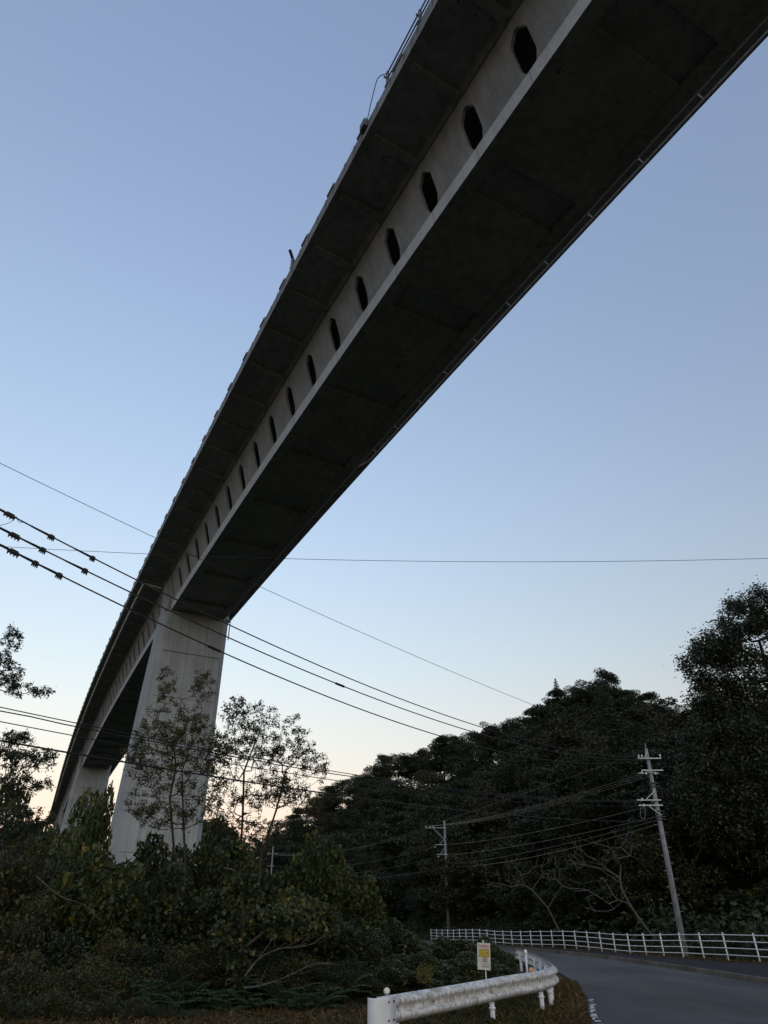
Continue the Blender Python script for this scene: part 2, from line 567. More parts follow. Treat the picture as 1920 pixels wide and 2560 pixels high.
def tbox(m, t0, t1, o0, o1, z0, z1):
    p = [bpt(t0, o0, z0), bpt(t0, o1, z0), bpt(t1, o1, z0), bpt(t1, o0, z0), bpt(t0, o0, z1), bpt(t0, o1, z1), bpt(t1, o1, z1), bpt(t1, o0, z1)]
    return m.hexa(p)

T0, T1 = -42.0, 330.0
LP, TC = 3.45, 12.6
KS = range(int((T0 - TC) / LP), int((T1 - TC) / LP) + 1)
bridge = empty('viaduct', bpt(48.3, 0, -37))
tag(bridge, 'tall curved concrete viaduct with hexagonal openings along its box girder', 'viaduct')
WL, WR, BL, BR = -6.42, 5.90, -2.80, 2.81

# deck slab: thin at the edges, haunched over the webs
deck = sweep(MB(), [(WL, 0), (-3.95, -.16), (-3.75, -.42), (-3.28, -.42), (-2.9, -.12), (2.9, -.12), (3.28, -.42), (3.75, -.42), (3.95, -.16), (WR, 0), (WR, .26), (WL, .26)], T0, T1)
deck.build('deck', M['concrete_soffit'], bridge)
def parapet(o, s):
    m = MB()
    sweep(m, [(o, .262), (o + s * .26, .262), (o + s * .20, .95), (o + s * .02, .95)], T0, T1)
    return m.build('parapet', M['concrete_stained_shaded'], bridge)
parL = parapet(WL + .003, 1); parR = parapet(WR - .003, -1)
m = MB()
for k in KS:        # raised blocks on the parapet top
    t = TC + LP * k + .6
    if t > 200: break
    m = MB(); tbox(m, t - .42, t + .42, WL - .03, WL + .24, .952, 1.10)
    m.build('coping_block', M['concrete_stained_shaded'], parL)
m = MB()            # shrinkage joints down the parapet face
rnd = random.Random(5)
for k in range(-14, 300):
    t = k * 1.15 + rnd.uniform(-.1, .1)
    if t > 140: break
    tbox(m, t, t + rnd.uniform(.06, .16), WL - .004, WL + .05, .30 + rnd.uniform(0, .1), .93)
merge(parL, m, M['joint'])

# transverse ribs under the overhangs
def rib(m, t, s):
    if s < 0: A = [(WL + .35, -.03), (-3.8, -.17)]
    else: A = [(3.8, -.17), (WR - .35, -.03)]
    w = .20
    (o0, z0), (o1, z1) = A
    d0, d1 = (.10, .26) if s < 0 else (.26, .10)
    p = []
    for dz in (1, 0):
        for tt, (o, z, d) in ((t - w, (o0, z0, d0)), (t - w, (o1, z1, d1)), (t + w, (o1, z1, d1)), (t + w, (o0, z0, d0))):
            p.append(bpt(tt, o, z - d * dz + .08 * (1 - dz)))
    m.hexa(p)
stuff_rib = MB()
for k in KS:
    t = TC + LP * k
    if -30 < t < 150:
        m = MB(); rib(m, t, -1); m.build('overhang_rib', M['concrete_soffit'], bridge)
    else: rib(stuff_rib, t, -1)
    rib(stuff_rib, t, 1)
o = stuff_rib.build('overhang_rib_row', M['concrete_soffit'], bridge); o['kind'] = 'stuff'

# bottom slab: edge beams with flared faces, slab recessed between them, crossbeams and pockets
m = MB()
sweep(m, [(BL, -3.79), (-2.12, -3.79), (-2.12, -3.35), (-2.2, -3.2), (-2.7, -3.0), (-2.87, -3.0)], T0, T1)
sweep(m, [(2.12, -3.79), (BR, -3.79), (2.87, -3.0), (2.7, -3.0), (2.2, -3.2), (2.12, -3.35)], T0, T1)
bslab = m.build('bottom_slab', M['concrete_stained_shaded'], bridge)  # dark tone here is painted underside shade
for s_ in (-1, 1):
    bb_ = abs(BL) if s_ < 0 else BR
    m = sweep(MB(), [(s_ * (bb_ + .004), -3.785), (s_ * 2.876, -3.004), (s_ * 2.868, -3.004), (s_ * (bb_ - .002), -3.785)][::s_], T0, T1)
    fas = m.build('fascia', M['concrete_edge_lit'], bridge)  # thin pale sheet over the beam face, painted as if lit
    if s_ < 0: lface = fas
m = sweep(MB(), [(-2.12, -3.50), (2.12, -3.50), (2.12, -3.3), (-2.12, -3.3)], T0, T1)
t = 37.0 - 7.4 * 12
while t < T1 - 8:
    # crossbeam pads either side of each open pocket
    tbox(m, t - 3.7, t - .85, -2.118, 2.118, -3.74, -3.495)
    tbox(m, t + .85, t + 3.695, -2.118, 2.118, -3.735, -3.495)
    t += 7.4
merge(bslab, m, M['concrete_soffit'])
m = MB()
t = 37.0 - 7.4 * 12
for k in range(120):
    tt = TC + LP * (k - 16) + .2
    if tt > 170: break
    p0, p1 = (BL - .009, -3.77), (-2.881, -3.02)
    d = .02
    m.add([bpt(tt, p0[0], p0[1]), bpt(tt + d, p0[0], p0[1]), bpt(tt + d, p1[0], p1[1]), bpt(tt, p1[0], p1[1])], [(0, 1, 2, 3)])
merge(lface, m, M['joint'])

# butterfly web panels with hexagonal openings between them
def webpt(t, s, side, th=0):
    o = -2.70 - s * (3.50 - 2.70)
    z = -3.06 + s * (3.06 - .40)
    return bpt(t, (o - th) * (1 if side < 0 else -1), z)
HOLE = [(0, .26), (.13, .43), (.165, .475), (.21, .49), (.60, .49), (.645, .475), (.68, .43), (.80, .11), (.806, .002), (1, .002)]
def panel(m, tc, side, L=LP, h0=1., h1=1.):
    a, b = [], []
    for s, hw in HOLE:
        a.append((tc - L / 2 + hw * h0 - (s - .5) * .10, s))
        b.append((tc + L / 2 - hw * h1 - (s - .5) * .10, s))
    base = len(m.v); n = len(a)
    for th in (0.0, .16):
        for tt, s in a: m.v.append(tuple(webpt(tt, s, side, th)))
        for tt, s in b: m.v.append(tuple(webpt(tt, s, side, th)))
    o2 = 2 * n
    for i in range(n - 1):
        A, B, C, D = base + i, base + n + i, base + n + i + 1, base + i + 1
        m.f.append((A, B, C, D)); m.f.append((D + o2, C + o2, B + o2, A + o2))
        m.f.append((A, D, D + o2, A + o2)); m.f.append((B, B + o2, C + o2, C))
    m.f.append((base, base + o2, base + n + o2, base + n))
    m.f.append((base + n - 1, base + 2 * n - 1, base + 2 * n - 1 + o2, base + n - 1 + o2))
    return m
PIERS = [48.3, 151.0, 243.0]
sl, sr = MB(), MB()
for k in KS:
    tc = TC + LP * (k + .5)
    near = any(pt - 2.6 < tc < pt + 7.2 for pt in PIERS)
    tgt = None
    if -30 < tc < 152:
        m = MB(); panel(m, tc, -1, LP, 0.05 if near else 1, .05 if near else 1)
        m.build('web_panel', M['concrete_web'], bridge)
    else:
        panel(sl, tc, -1, LP, .05 if near else 1, .05 if near else 1)
    panel(sr, tc, 1, LP, .05 if near else 1, .05 if near else 1)
o = sl.build('web_panels_distant', M['concrete_web'], bridge); o['kind'] = 'stuff'; o.name = 'web_panel_row'
o = sr.build('web_panel_row', M['concrete_web'], bridge); o['kind'] = 'stuff'

# piers: tapering chamfered shafts, flaring into the girder, with wing walls up to the deck
def pier(t0, ln, zb, lw, rw):
    cap = empty('pier', (0, 0, 0)); cap.parent = bridge; cap.location = -bridge.location
    m = MB()
    ch = .55
    def ring(z, l, r, a, b, c):
        return [(l, a + c, z), (l + c, a, z), (r - c, a, z), (r, a + c, z), (r, b - c, z), (r - c, b, z), (l + c, b, z), (l, b - c, z)]
    H = -3.80 - zb
    rings = [ring(zb, -(lw + H * .042), rw - .1 - H * .0, -H * .012, ln + H * .012, ch), ring(-12, -(lw + 8.2 * .055), rw - .02, -.10, ln + .1, ch),
             ring(-5.6, -(lw + .15), rw, 0, ln, ch), ring(-3.80, -lw, rw, 0, ln, ch)]
    base = len(m.v)
    for rg in rings:
        for o, dt, z in rg: m.v.append(tuple(bpt(t0 + dt, o, z)))
    for i in range(len(rings) - 1):
        for j in range(8):
            a, b = base + i * 8 + j, base + i * 8 + (j + 1) % 8
            m.f.append((a, b, b + 8, a + 8))
    m.f.append(tuple(base + j for j in range(8))[::-1]); m.f.append(tuple(base + 24 + j for j in range(8)))
    me = m.mesh('pier_shaft')
    o = link('pier_shaft', me, M['concrete'], cap)
    for s, w in ((-1, lw), (1, rw)):
        m = MB()
        rg = []
        for z, o1, a, b in ((-3.80, w, .05, ln - .05), (-2.4, w - .02, .55, ln - 1.0), (-.17, w + .35, .75, ln - 1.6)):
            i0 = 2.805 if z < -3 else (2.82 + (z + 3.06) / 2.64 * .78 if z > -3 else 2.9)
            i0 = max(i0, 2.72)
            c = .25
            rg.append([(s * i0, a, z), (s * (o1 - c), a, z), (s * o1, a + c, z), (s * o1, b - c, z), (s * (o1 - c), b, z), (s * i0, b, z)])
        base = len(m.v)
        for r_ in rg:
            for o_, dt, z in r_: m.v.append(tuple(bpt(t0 + dt, o_, z)))
        for i in range(2):
            for j in range(6):
                a, b = base + i * 6 + j, base + i * 6 + (j + 1) % 6
                m.f.append((a, b, b + 6, a + 6))
        m.f.append(tuple(base + 12 + j for j in range(6)))
        link('wing_wall', m.mesh('wing_wall'), M['concrete'], cap)
    m = MB()         # pour joints round the shaft
    z = -8.2
    while z > zb + 2:
        k = (z + 3.8)
        l = -(lw + .02 + (-k) * .055) if z > -12 else -(lw + .45 + (-12 - z) * .040)
        if z <= -12 or True:
            m.add([bpt(t0 - .105 - max(0, -12 - z) * .012, l + .75, z), bpt(t0 - .105 - max(0, -12 - z) * .012, rw - .62, z), bpt(t0 - .105 - max(0, -12 - z) * .012, rw - .62, z + .05), bpt(t0 - .105 - max(0, -12 - z) * .012, l + .75, z + .05)], [(0, 1, 2, 3)])
        z -= 4.6
    merge(o, m, M['joint'])
    return cap
pier(48.3, 4.2, -44, 3.40, 3.43)
pier(151.0, 4.2, -50, 3.6, 3.3)
pier(243.0, 4.2, -48, 3.4, 3.4)

# drain pipes
m = MB()
m.tube([bpt(50.8, -3.85, -.55), bpt(50.9, -5.55, -.38), bpt(51.0, -5.72, -.36)] + [bpt(t, -5.75, -.36) for t in range(53, 250, 4)], .11, 6)
for t in range(54, 200, 7): tbox(m, t, t + .10, -5.80, -5.70, -.30, .0)
m.build('drain_pipe', M['pipe'], bridge)
m = MB(); m.tube([bpt(t, 2.90, -3.70) for t in range(-40, 48, 4)] + [bpt(47.6, 2.9, -3.7), bpt(48.2, 3.5, -3.9), bpt(48.3, 3.52, -6)], .06, 6)
m.build('drain_pipe', M['pipe'], bridge)
m = MB(); m.tube([bpt(t, 3.42, -3.55) for t in np.arange(-40, 14, 3.0)] + [bpt(14.2, 3.40, -3.55), bpt(14.8, 3.1, -3.62), bpt(15.0, 2.95, -3.68)], .05, 6)
for t in range(-38, 14, 3): m.tube([bpt(t, 3.42, -3.55), bpt(t, 2.95, -3.3)], .03, 4)
m.build('drain_pipe', M['pipe'], bridge)

# mesh barrier on the parapet at the top of the picture
rail = MB()
for z in (1.02, 1.55, 2.05): rail.tube([bpt(t, WL + .08, z) for t in (-24, -20, -16, -12, -8, -6.4)], .035, 6)
rail.tube([bpt(t, WL + .08, 1.02) for t in (-24, -20, -16, -12, -8, -6.4)], .06, 4)
bar_ = rail.build('barrier_rail', M['steel_dark'], bridge)
for t in (-6.5, -9.3, -12.1, -14.9, -17.7, -20.5):
    m = MB(); tbox(m, t - .05, t + .05, WL + .02, WL + .14, .955, 2.1); tbox(m, t - .14, t + .14, WL - .02, WL + .2, .955, 1.0)
    m.tube([bpt(t, WL, 1.55), bpt(t, WL - .12, 1.55)], .05, 6)
    m.build('barrier_post', M['steel_dark'], bridge)
m = MB(); m.tube(smooth_line([bpt(-6.5, WL + .05, 1.95), bpt(-6.2, WL - .25, 1.8), bpt(-5.6, WL - .22, 1.2), bpt(-5.0, WL - .1, .9), bpt(-4.7, WL - .03, .7)], 6), .02, 5)
m.build('cable_lead', M['cable'], bridge)
m = MB(); tbox(m, -4.75, -4.25, WL - .16, WL - .004, .45, 1.0); tbox(m, -4.7, -4.3, WL - .20, WL - .161, .5, .95)
m.build('junction_box', M['steel_dark'], bridge)
m = MB(); tbox(m, 4.95, 5.05, WL + .02, WL + .14, .955, 1.9); m.bar(bpt(4.6, WL - .25, 2.05), bpt(5.3, WL + .35, 1.88), .16, .08); m.tube([bpt(5, WL + .08, 1.6), bpt(5.3, WL + .08, 1.3)], .03, 5)
m.build('sensor_post', M['steel_dark'], bridge)

# ------------------------------------------------------------------ foliage tools
def leaf_mesh(name, base, size, rng, up=.5, aspect=.5, droop=.2, heart=False, dirs=None):
    """one small folded blade per base point"""
    n = len(base)
    L = size * rng.uniform(.65, 1.25, n)[:, None]
    d = rng.normal(size=(n, 3)) if dirs is None else dirs + rng.normal(size=(n, 3)) * .45
    d[:, 2] = d[:, 2] * .7 - droop
    d /= np.linalg.norm(d, axis=1, keepdims=True)
    nr = rng.normal(size=(n, 3)); nr[:, 2] += up * 2.2
    s = np.cross(d, nr); s /= np.linalg.norm(s, axis=1, keepdims=True) + 1e-9
    nn = np.cross(s, d)
    w = L * aspect * .5
    tip = base + d * L - nn * L * .12
    if heart:
        l1 = base + d * L * .10 - s * w * 1.0 + nn * L * .06; r1 = base + d * L * .10 + s * w * 1.0 + nn * L * .06
        l2 = base + d * L * .58 - s * w * .78; r2 = base + d * L * .58 + s * w * .78
        v = np.stack([base + d * L * .14, l1, l2, tip, r2, r1], 1).reshape(-1, 3)
        f = np.array([[0, 3, 2, 1], [0, 5, 4, 3]])
        k = 6
    else:
        l = base + d * L * .45 - s * w + nn * L * .07; r = base + d * L * .45 + s * w + nn * L * .07
        v = np.stack([base, l, tip, r], 1).reshape(-1, 3)
        f = np.array([[0, 2, 1], [0, 3, 2]])
        k = 4
    F = (f[None] + (np.arange(n) * k)[:, None, None]).reshape(-1, f.shape[1])
    me = bpy.data.meshes.new(name)
    me.vertices.add(len(v)); me.vertices.foreach_set('co', v.astype('f').ravel())
    me.loops.add(F.size); me.loops.foreach_set('vertex_index', F.astype('i').ravel())
    me.polygons.add(len(F)); me.polygons.foreach_set('loop_start', np.arange(len(F)) * F.shape[1])
    me.update(calc_edges=True)
    return me

def in_lobes(rng, lobes, n, shell=.0):
    """points in ellipsoids [(c(3), r(3))], weighted to the shell"""
    w = np.array([np.prod(r) ** (2 / 3) for c, r in lobes]); w /= w.sum()
    idx = rng.choice(len(lobes), n, p=w)
    d = rng.normal(size=(n, 3)); d /= np.linalg.norm(d, axis=1, keepdims=True)
    rad = rng.uniform(shell, 1, n) ** (1 / 2.2)
    C = np.array([c for c, r in lobes], float)[idx]; Rr = np.array([r for c, r in lobes], float)[idx]
    return C + d * rad[:, None] * Rr

def colonize(trunks, targets, rng, r_tip=.012, sag=.1, step=.35, power=2.3):
    """join each target to the nearest reachable node; returns nodes, parents, radii"""
    nodes, par = [], []
    for tr in trunks:
        for i, p in enumerate(tr):
            nodes.append(np.array(p, float)); par.append(len(nodes) - 2 if i else -1)
    arr = np.array(nodes)
    order = np.argsort([np.min(np.linalg.norm(arr - t, axis=1)) for t in targets])
    for k in order:
        t = targets[k]
        A = np.array(nodes)
        d = np.linalg.norm(A - t, axis=1) + np.maximum(0, A[:, 2] - t[2] + .05) * 1.6
        j = int(np.argmin(d)); a = nodes[j]
        L = np.linalg.norm(t - a)
        n = max(1, int(L / step)); prev = j
        jit = rng.normal(size=3) * L * .06
        for i in range(1, n + 1):
            s = i / n
            p = a + (t - a) * s + jit * math.sin(math.pi * s) + np.array([0, 0, -sag * L * math.sin(math.pi * s) * .5])
            nodes.append(p); par.append(prev); prev = len(nodes) - 1
    cnt = np.zeros(len(nodes))
    child = np.zeros(len(nodes), bool)
    for i, p in enumerate(par):
        if p >= 0: child[p] = True
    for i in range(len(nodes) - 1, -1, -1):
        if not child[i]: cnt[i] += 1
        if par[i] >= 0: cnt[par[i]] += cnt[i]
    rad = r_tip * np.maximum(cnt, 1) ** (1 / power)
    return nodes, par, rad

def wood(nodes, par, rad, n=5):
    m = MB()
    for i, p in enumerate(par):
        if p < 0: continue
        r1 = min(rad[p], rad[i] * 1.5)
        m.tube([nodes[p], nodes[i]], [r1, rad[i]], n, False)
    return m

def px_lobes(L, Y, depth=.8):
    out = []
    for cx, cy, rx, ry in L:
        c = at(cx, cy, Y); e = at(cx + rx, cy, Y); h = at(cx, cy - ry, Y)
        a, b = (e - c).length, (h - c).length
        out.append((np.array(c) + np.array([0, 0, 0]), np.array([a, max(a, b) * depth, b])))
    return out

def px_tree(name, label, cat, trunks, lobes, Y, nt, nl, size, mat, bark, seed, r_tip=.012, spread=.3, aspect=.45, group=None, depth=.8, tr_power=2.3, droop=.2, up=.5):
    rng = np.random.default_rng(seed)
    tr = [[np.array(at(px, py, Y)) + np.array([0, (i % 3 - 1) * .15, 0]) for i, (px, py) in enumerate(t)] for t in trunks]
    base = Vector(tr[0][0])
    root = empty(name, base); tag(root, label, cat, group)
    lb = px_lobes(lobes, Y, depth)
    tg = in_lobes(rng, lb, nt, .1)
    nodes, par, rad = colonize(tr, list(tg), rng, r_tip, power=tr_power)
    wood(nodes, par, rad).build('trunk', bark, root, True)
    ntr = sum(len(t) for t in tr)
    N = np.array(nodes)[ntr:]; RR = rad[ntr:]
    w = 1 / (RR / r_tip) ** 2.0; w /= w.sum()
    pick = rng.choice(len(N), nl, p=w)
    pts = N[pick] + rng.normal(size=(nl, 3)) * spread
    me = leaf_mesh('crown', pts, size, rng, up, aspect, droop)
    link('crown', me, mat, root)
    return root

# ------------------------------------------------------------------ the trees you can tell apart
px_tree('slender_tree', 'slender sparse tree with two thin stems in front of the near pier', 'tree',
        [[(452, 2330), (446, 2169), (431, 2117), (428, 1995), (440, 1920), (430, 1850)], [(462, 2290), (463, 2146), (454, 2024), (458, 1930), (480, 1850)]],
        [(415, 1715, 24, 48), (503, 1720, 32, 50), (440, 1800, 85, 50), (395, 1865, 85, 60), (480, 1850, 75, 60), (440, 1935, 105, 50), (365, 1985, 50, 60), (545, 1890, 40, 70), (350, 1890, 40, 50), (420, 2040, 90, 45), (500, 2020, 60, 60)],
        22, 760, 13000, .085, M['leaf_autumn'], M['bark'], 11, .0042, .05)
px_tree('slender_tree', 'airy tree standing clear against the sky right of the near pier', 'tree',
        [[(590, 2360), (600, 2170), (605, 2030), (612, 1930), (640, 1850)], [(640, 2350), (650, 2150), (690, 2020), (715, 1930)]],
        [(585, 1780, 40, 45), (640, 1800, 60, 45), (620, 1860, 85, 45), (725, 1840, 45, 55), (700, 1915, 80, 45), (765, 1890, 40, 40), (805, 1925, 25, 40), (560, 1900, 45, 70), (565, 2010, 45, 65), (660, 1980, 90, 45), (730, 1985, 50, 40), (620, 2070, 60, 40)],
        24, 820, 15000, .085, M['leaf_autumn'], M['bark'], 12, .0042, .05)
px_tree('leaning_tree', 'leafy branches reaching in from the left edge of the view', 'tree',
        [[(-120, 2500), (-100, 2200), (-70, 1960), (-40, 1800), (-20, 1700)]],
        [(30, 1600, 14, 40), (10, 1690, 45, 40), (60, 1725, 60, 12), (115, 1727, 22, 6), (5, 1650, 25, 25), (40, 1845, 45, 18), (10, 1860, 28, 24), (60, 1900, 75, 28), (110, 1890, 30, 14), (30, 1960, 65, 40), (110, 1960, 30, 16), (50, 2050, 85, 45), (20, 2120, 60, 50)],
        13, 560, 11000, .058, M['leaf_dark'], M['bark'], 13, .003, .03, .42)
px_tree('broadleaf_tree', 'tall dense broadleaf tree rising over the fence at the right edge', 'tree',
        [[(1945, 2350), (1935, 2150), (1930, 1960), (1935, 1800), (1920, 1680), (1900, 1600)]],
        [(1860, 1560, 75, 62), (1905, 1535, 60, 62), (1790, 1625, 70, 42), (1735, 1665, 36, 42), (1830, 1640, 60, 36), (1760, 1745, 38, 60), (1915, 1690, 45, 50), (1880, 1770, 60, 40), (1800, 1860, 105, 70), (1880, 1900, 90, 110), (1770, 1985, 75, 120), (1870, 2060, 100, 120), (1790, 1790, 40, 50), (1850, 1725, 60, 45), (1800, 1715, 45, 50)],
        52, 1000, 68000, .26, M['leaf_dark'], M['bark'], 14, .02, .30, .42)

# bare pale trees behind the fence
def bare_tree(label, trunk, tips, Y, seed, rt=.012):
    rng = np.random.default_rng(seed)
    tr = [[np.array(at(px, py, Y)) for px, py in trunk]]
    root = empty('bare_tree', Vector(tr[0][0])); tag(root, label, 'tree')
    tg = []
    for px, py in tips:
        for k in range(11):
            tg.append(np.array(at(px + rng.normal() * 22, py + rng.normal() * 20, Y + rng.normal() * 1.0)))
    nodes, par, rad = colonize(tr, tg, rng, rt, .1, .5, 2.1)
    wood(nodes, par, rad).build('trunk', M['bark_pale'], root, True)
bare_tree('leafless pale tree forking low behind the white fence', [(1640, 2350), (1612, 2315), (1590, 2285), (1575, 2262), (1555, 2225), (1550, 2195), (1552, 2165)],
          [(1480, 2185), (1435, 2135), (1420, 2160), (1470, 2242), (1520, 2130), (1500, 2150), (1400, 2190), (1450, 2110), (1570, 2120), (1530, 2240), (1500, 2215)], 50, 21)
bare_tree('leafless pale shrub with fine twigs bending left above the fence', [(1400, 2330), (1370, 2270), (1330, 2225), (1310, 2212)],
          [(1230, 2185), (1250, 2190), (1280, 2195), (1300, 2170), (1340, 2165), (1380, 2180), (1360, 2150)], 60, 22, .011)

# ------------------------------------------------------------------ wooded hillside
def hill_proto(name, kind, seed, mat):
    rng = np.random.default_rng(seed)
    root = empty(name, (0, 0, 0))
    lobes = []
    if kind == 'round':
        H, Rr = rng.uniform(8.5, 10.5), rng.uniform(3.6, 4.6)
        for k in range(64):
            a = rng.uniform(0, 2 * math.pi); q = rng.uniform(.0, .82) ** .6; z = rng.uniform(.28, 1)
            prof = math.sqrt(max(0, 1 - ((z - .5) / .58) ** 2))
            r = rng.uniform(.55, 1.15)
            lobes.append((np.array([math.cos(a) * Rr * q * prof, math.sin(a) * Rr * q * prof, H * (z * .92)]), np.array([r * 1.3, r * 1.3, r * .6])))
        n, sz = 6500, .34
    elif kind == 'tall':
        H, Rr = 12.5, 3.2
        for k in range(26):
            a = rng.uniform(0, 2 * math.pi); z = rng.uniform(.2, 1); q = rng.uniform(.1, .9)
            prof = math.sqrt(max(0, 1 - ((z - .55) / .52) ** 2))
            r = rng.uniform(.7, 1.3)
            lobes.append((np.array([math.cos(a) * Rr * q * prof, math.sin(a) * Rr * q * prof, H * z * .95]), np.array([r * 1.2, r * 1.2, r * .7])))
        n, sz = 5500, .32
    else:       # conifer: drooping whorls
        H = 12
        for k in range(42):
            z = (k + .5) / 42; a = k * 2.4; rr = 2.5 * (1 - z) + .15
            lobes.append((np.array([math.cos(a) * rr * .7, math.sin(a) * rr * .7, H * (.18 + .82 * z)]), np.array([rr * .5 + .15, rr * .5 + .15, .35])))
        n, sz = 4500, .28
    tr = [[np.array([0, 0, -1.5]), np.array([.1, 0, H * .25]), np.array([0, .15, H * .5]), np.array([.1, .1, H * .8])]]
    tg = [c for c, r in lobes][:30]
    nodes, par, rad = colonize(tr, tg, rng, .045, .05, 1.2)
    wood(nodes, par, rad, 4).build('trunk', M['bark'], root, True)
    link('crown', leaf_mesh('crown', in_lobes(rng, lobes, n, .35), sz, rng, .7, .62, .1), mat, root)
    return root

def copy_tree(src, loc, rz, sc, label=None, group=None):
    r = src.copy(); COL.objects.link(r)
    r.location = loc; r.rotation_euler = (0, 0, rz)
    r.scale = sc if isinstance(sc, tuple) else (sc, sc, sc)
    if label: r['label'] = label
    if group: r['group'] = group
    for ch in list(src.children):
        c = ch.copy(); COL.objects.link(c); c.parent = r
    return r

KINDS = [('round_tree', 'round', 31, 'leaf_hill'), ('round_tree', 'round', 32, 'leaf_hill'), ('round_tree', 'round', 33, 'leaf_hill_brown'), ('upright_tree', 'tall', 34, 'leaf_hill'), ('upright_tree', 'tall', 37, 'leaf_hill_brown'), ('conifer', 'conifer', 35, 'leaf_hill')]
LBL = {('round', 'leaf_hill'): ('rounded dark green tree packed among others on the wooded hillside', 'rounded dark green hillside trees'),
       ('round', 'leaf_hill_brown'): ('rounded brownish tree packed among others on the wooded hillside', 'rounded brownish hillside trees'),
       ('tall', 'leaf_hill'): ('narrow upright dark green tree on the wooded hillside', 'narrow dark green hillside trees'),
       ('tall', 'leaf_hill_brown'): ('narrow upright brownish tree on the wooded hillside', 'narrow brownish hillside trees'),
       ('conifer', 'leaf_hill'): ('pointed conifer poking up among the hillside trees', 'hillside conifers')}
protos = []
for nm, k, sd_, mt in KINDS:
    protos.append(hill_proto(nm, k, sd_, M[mt]))
    lb = LBL[(k, mt)]
    tag(protos[-1], lb[0], 'tree', lb[1])
rng = np.random.default_rng(6)
n = 90000
Y = 30 + 130 * rng.uniform(0, 1, n) ** 1.7; A_ = rng.uniform(-.12, .58, n); X = A_ * Y
ok = (Y > np.interp(A_, FA, FYd) + 3.5) & (Y < np.interp(A_, RA, RY))
X, Y = X[ok], Y[ok]
cl = .5 + .5 * np.sin(X * .9 + 2 * np.sin(Y * .35)) * np.sin(Y * .8 + 1.5 * np.sin(X * .3))
pts = np.stack([X, Y, ground_h(X, Y) + rng.uniform(0, 1, len(X)) ** 1.5 * (.4 + 2.3 * cl)], 1)
tag(link('undergrowth', leaf_mesh('undergrowth', pts, .42, rng, .6, .55, .25), M['leaf_hill']), 'dark undergrowth and creepers covering the lower hillside', 'undergrowth', None, 'stuff')
used = [False] * len(protos)
rng = np.random.default_rng(77)
spots = []
y = 54.0
while y < 262:
    st = 4.6 + (y - 54) * .028
    x = -95.0
    while x < 105:
        X, Y = x + rng.uniform(-.42, .42) * st, y + rng.uniform(-.42, .42) * st
        a = X / Y
        if -.30 < a < .66:
            yf = np.interp(a, FA, FYd) + 4.5
            yr = np.interp(a, RA, RY)
            if yf < Y < yr + 6 and hill_h(X, Y) > .4: spots.append((X, Y, Y - yf))
        x += st
    y += st
spots.sort(key=lambda s: s[1])
if len(spots) > 292:
    keep = sorted(rng.choice(len(spots), 292, replace=False)); spots = [spots[i] for i in keep]
for X, Y, dd in spots:
    k = rng.choice(len(protos), p=[.27, .25, .14, .18, .10, .06])
    sc = rng.uniform(.85, 1.2) * (.55 if dd < 6 else .8 if dd < 14 else 1)
    if dd > .8 * (np.interp(X / Y, RA, RY) - np.interp(X / Y, FA, FYd)): sc = min(sc, .85)
    loc = (X, Y, gh(X, Y) - .4); rz = rng.uniform(0, 6.28)
    s3 = (sc * rng.uniform(1.05, 1.35), sc * rng.uniform(1.05, 1.35), sc)
    if not used[k]:
        used[k] = True; p = protos[k]; p.location = loc; p.rotation_euler = (0, 0, rz); p.scale = s3
    else: copy_tree(protos[k], loc, rz, s3)
print('hill trees', len(spots))
# skyline trees that stand out
for px, py, Yd, k, sc, lab in ((1388, 1697, 150, 5, .62, 'pointed conifer on the skyline left of the hill crest'), (1510, 1678, 146, 0, .95, 'broad domed tree crowning the highest point of the hill'), (1105, 1830, 188, 1, .85, 'rounded tree standing proud on the falling ridge beneath the thick wires'), (955, 1888, 214, 3, .7, 'small upright tree on the low shoulder of the ridge')):
    p = at(px, py, Yd)
    H = 12 if k == 5 else 12.5 if k == 3 else 9.5
    o = copy_tree(protos[k], (p.x, p.y, p.z - H * sc), 1.0, sc, lab, 'skyline trees')

for i, px in enumerate(range(640, 1760, 36)):
    py = float(np.interp(px, [q[0] for q in RIDGE], [q[1] for q in RIDGE])) + rng.uniform(2, 16)
    Yd = float(np.interp(px, [q[0] for q in RIDGE], [q[2] for q in RIDGE])) - rng.uniform(0, 6)
    k = int(rng.choice([0, 1, 2])); p = at(px + rng.uniform(-8, 8), py, Yd); sc = rng.uniform(.75, 1.0)
    copy_tree(protos[k], (p.x, p.y, p.z - 9.3 * sc), rng.uniform(0, 6.28), (sc * 1.15, sc * 1.15, sc), 'rounded tree on the ridge line of the wooded hill against the sky', 'ridge line trees')

# canopy of the far knoll: nobody can count these crowns
rng = np.random.default_rng(5)
n = 26000
X = np.concatenate([rng.normal(-98, 38, n // 2), rng.uniform(-260, 120, n // 2)]); Y = np.concatenate([rng.normal(408, 40, n // 2), rng.uniform(350, 520, n // 2)])
base = np.stack([X, Y, far_h(X, Y) + rng.uniform(.3, 4.5, n) * (.55 + .45 * np.sin(X * .55) * np.sin(Y * .6))], 1)
o = link('forest', leaf_mesh('forest', base, 2.2, rng, .8, .8, .1), M['leaf_hill'])
tag(o, 'distant wooded knoll seen past the near pier', 'forest', None, 'stuff')

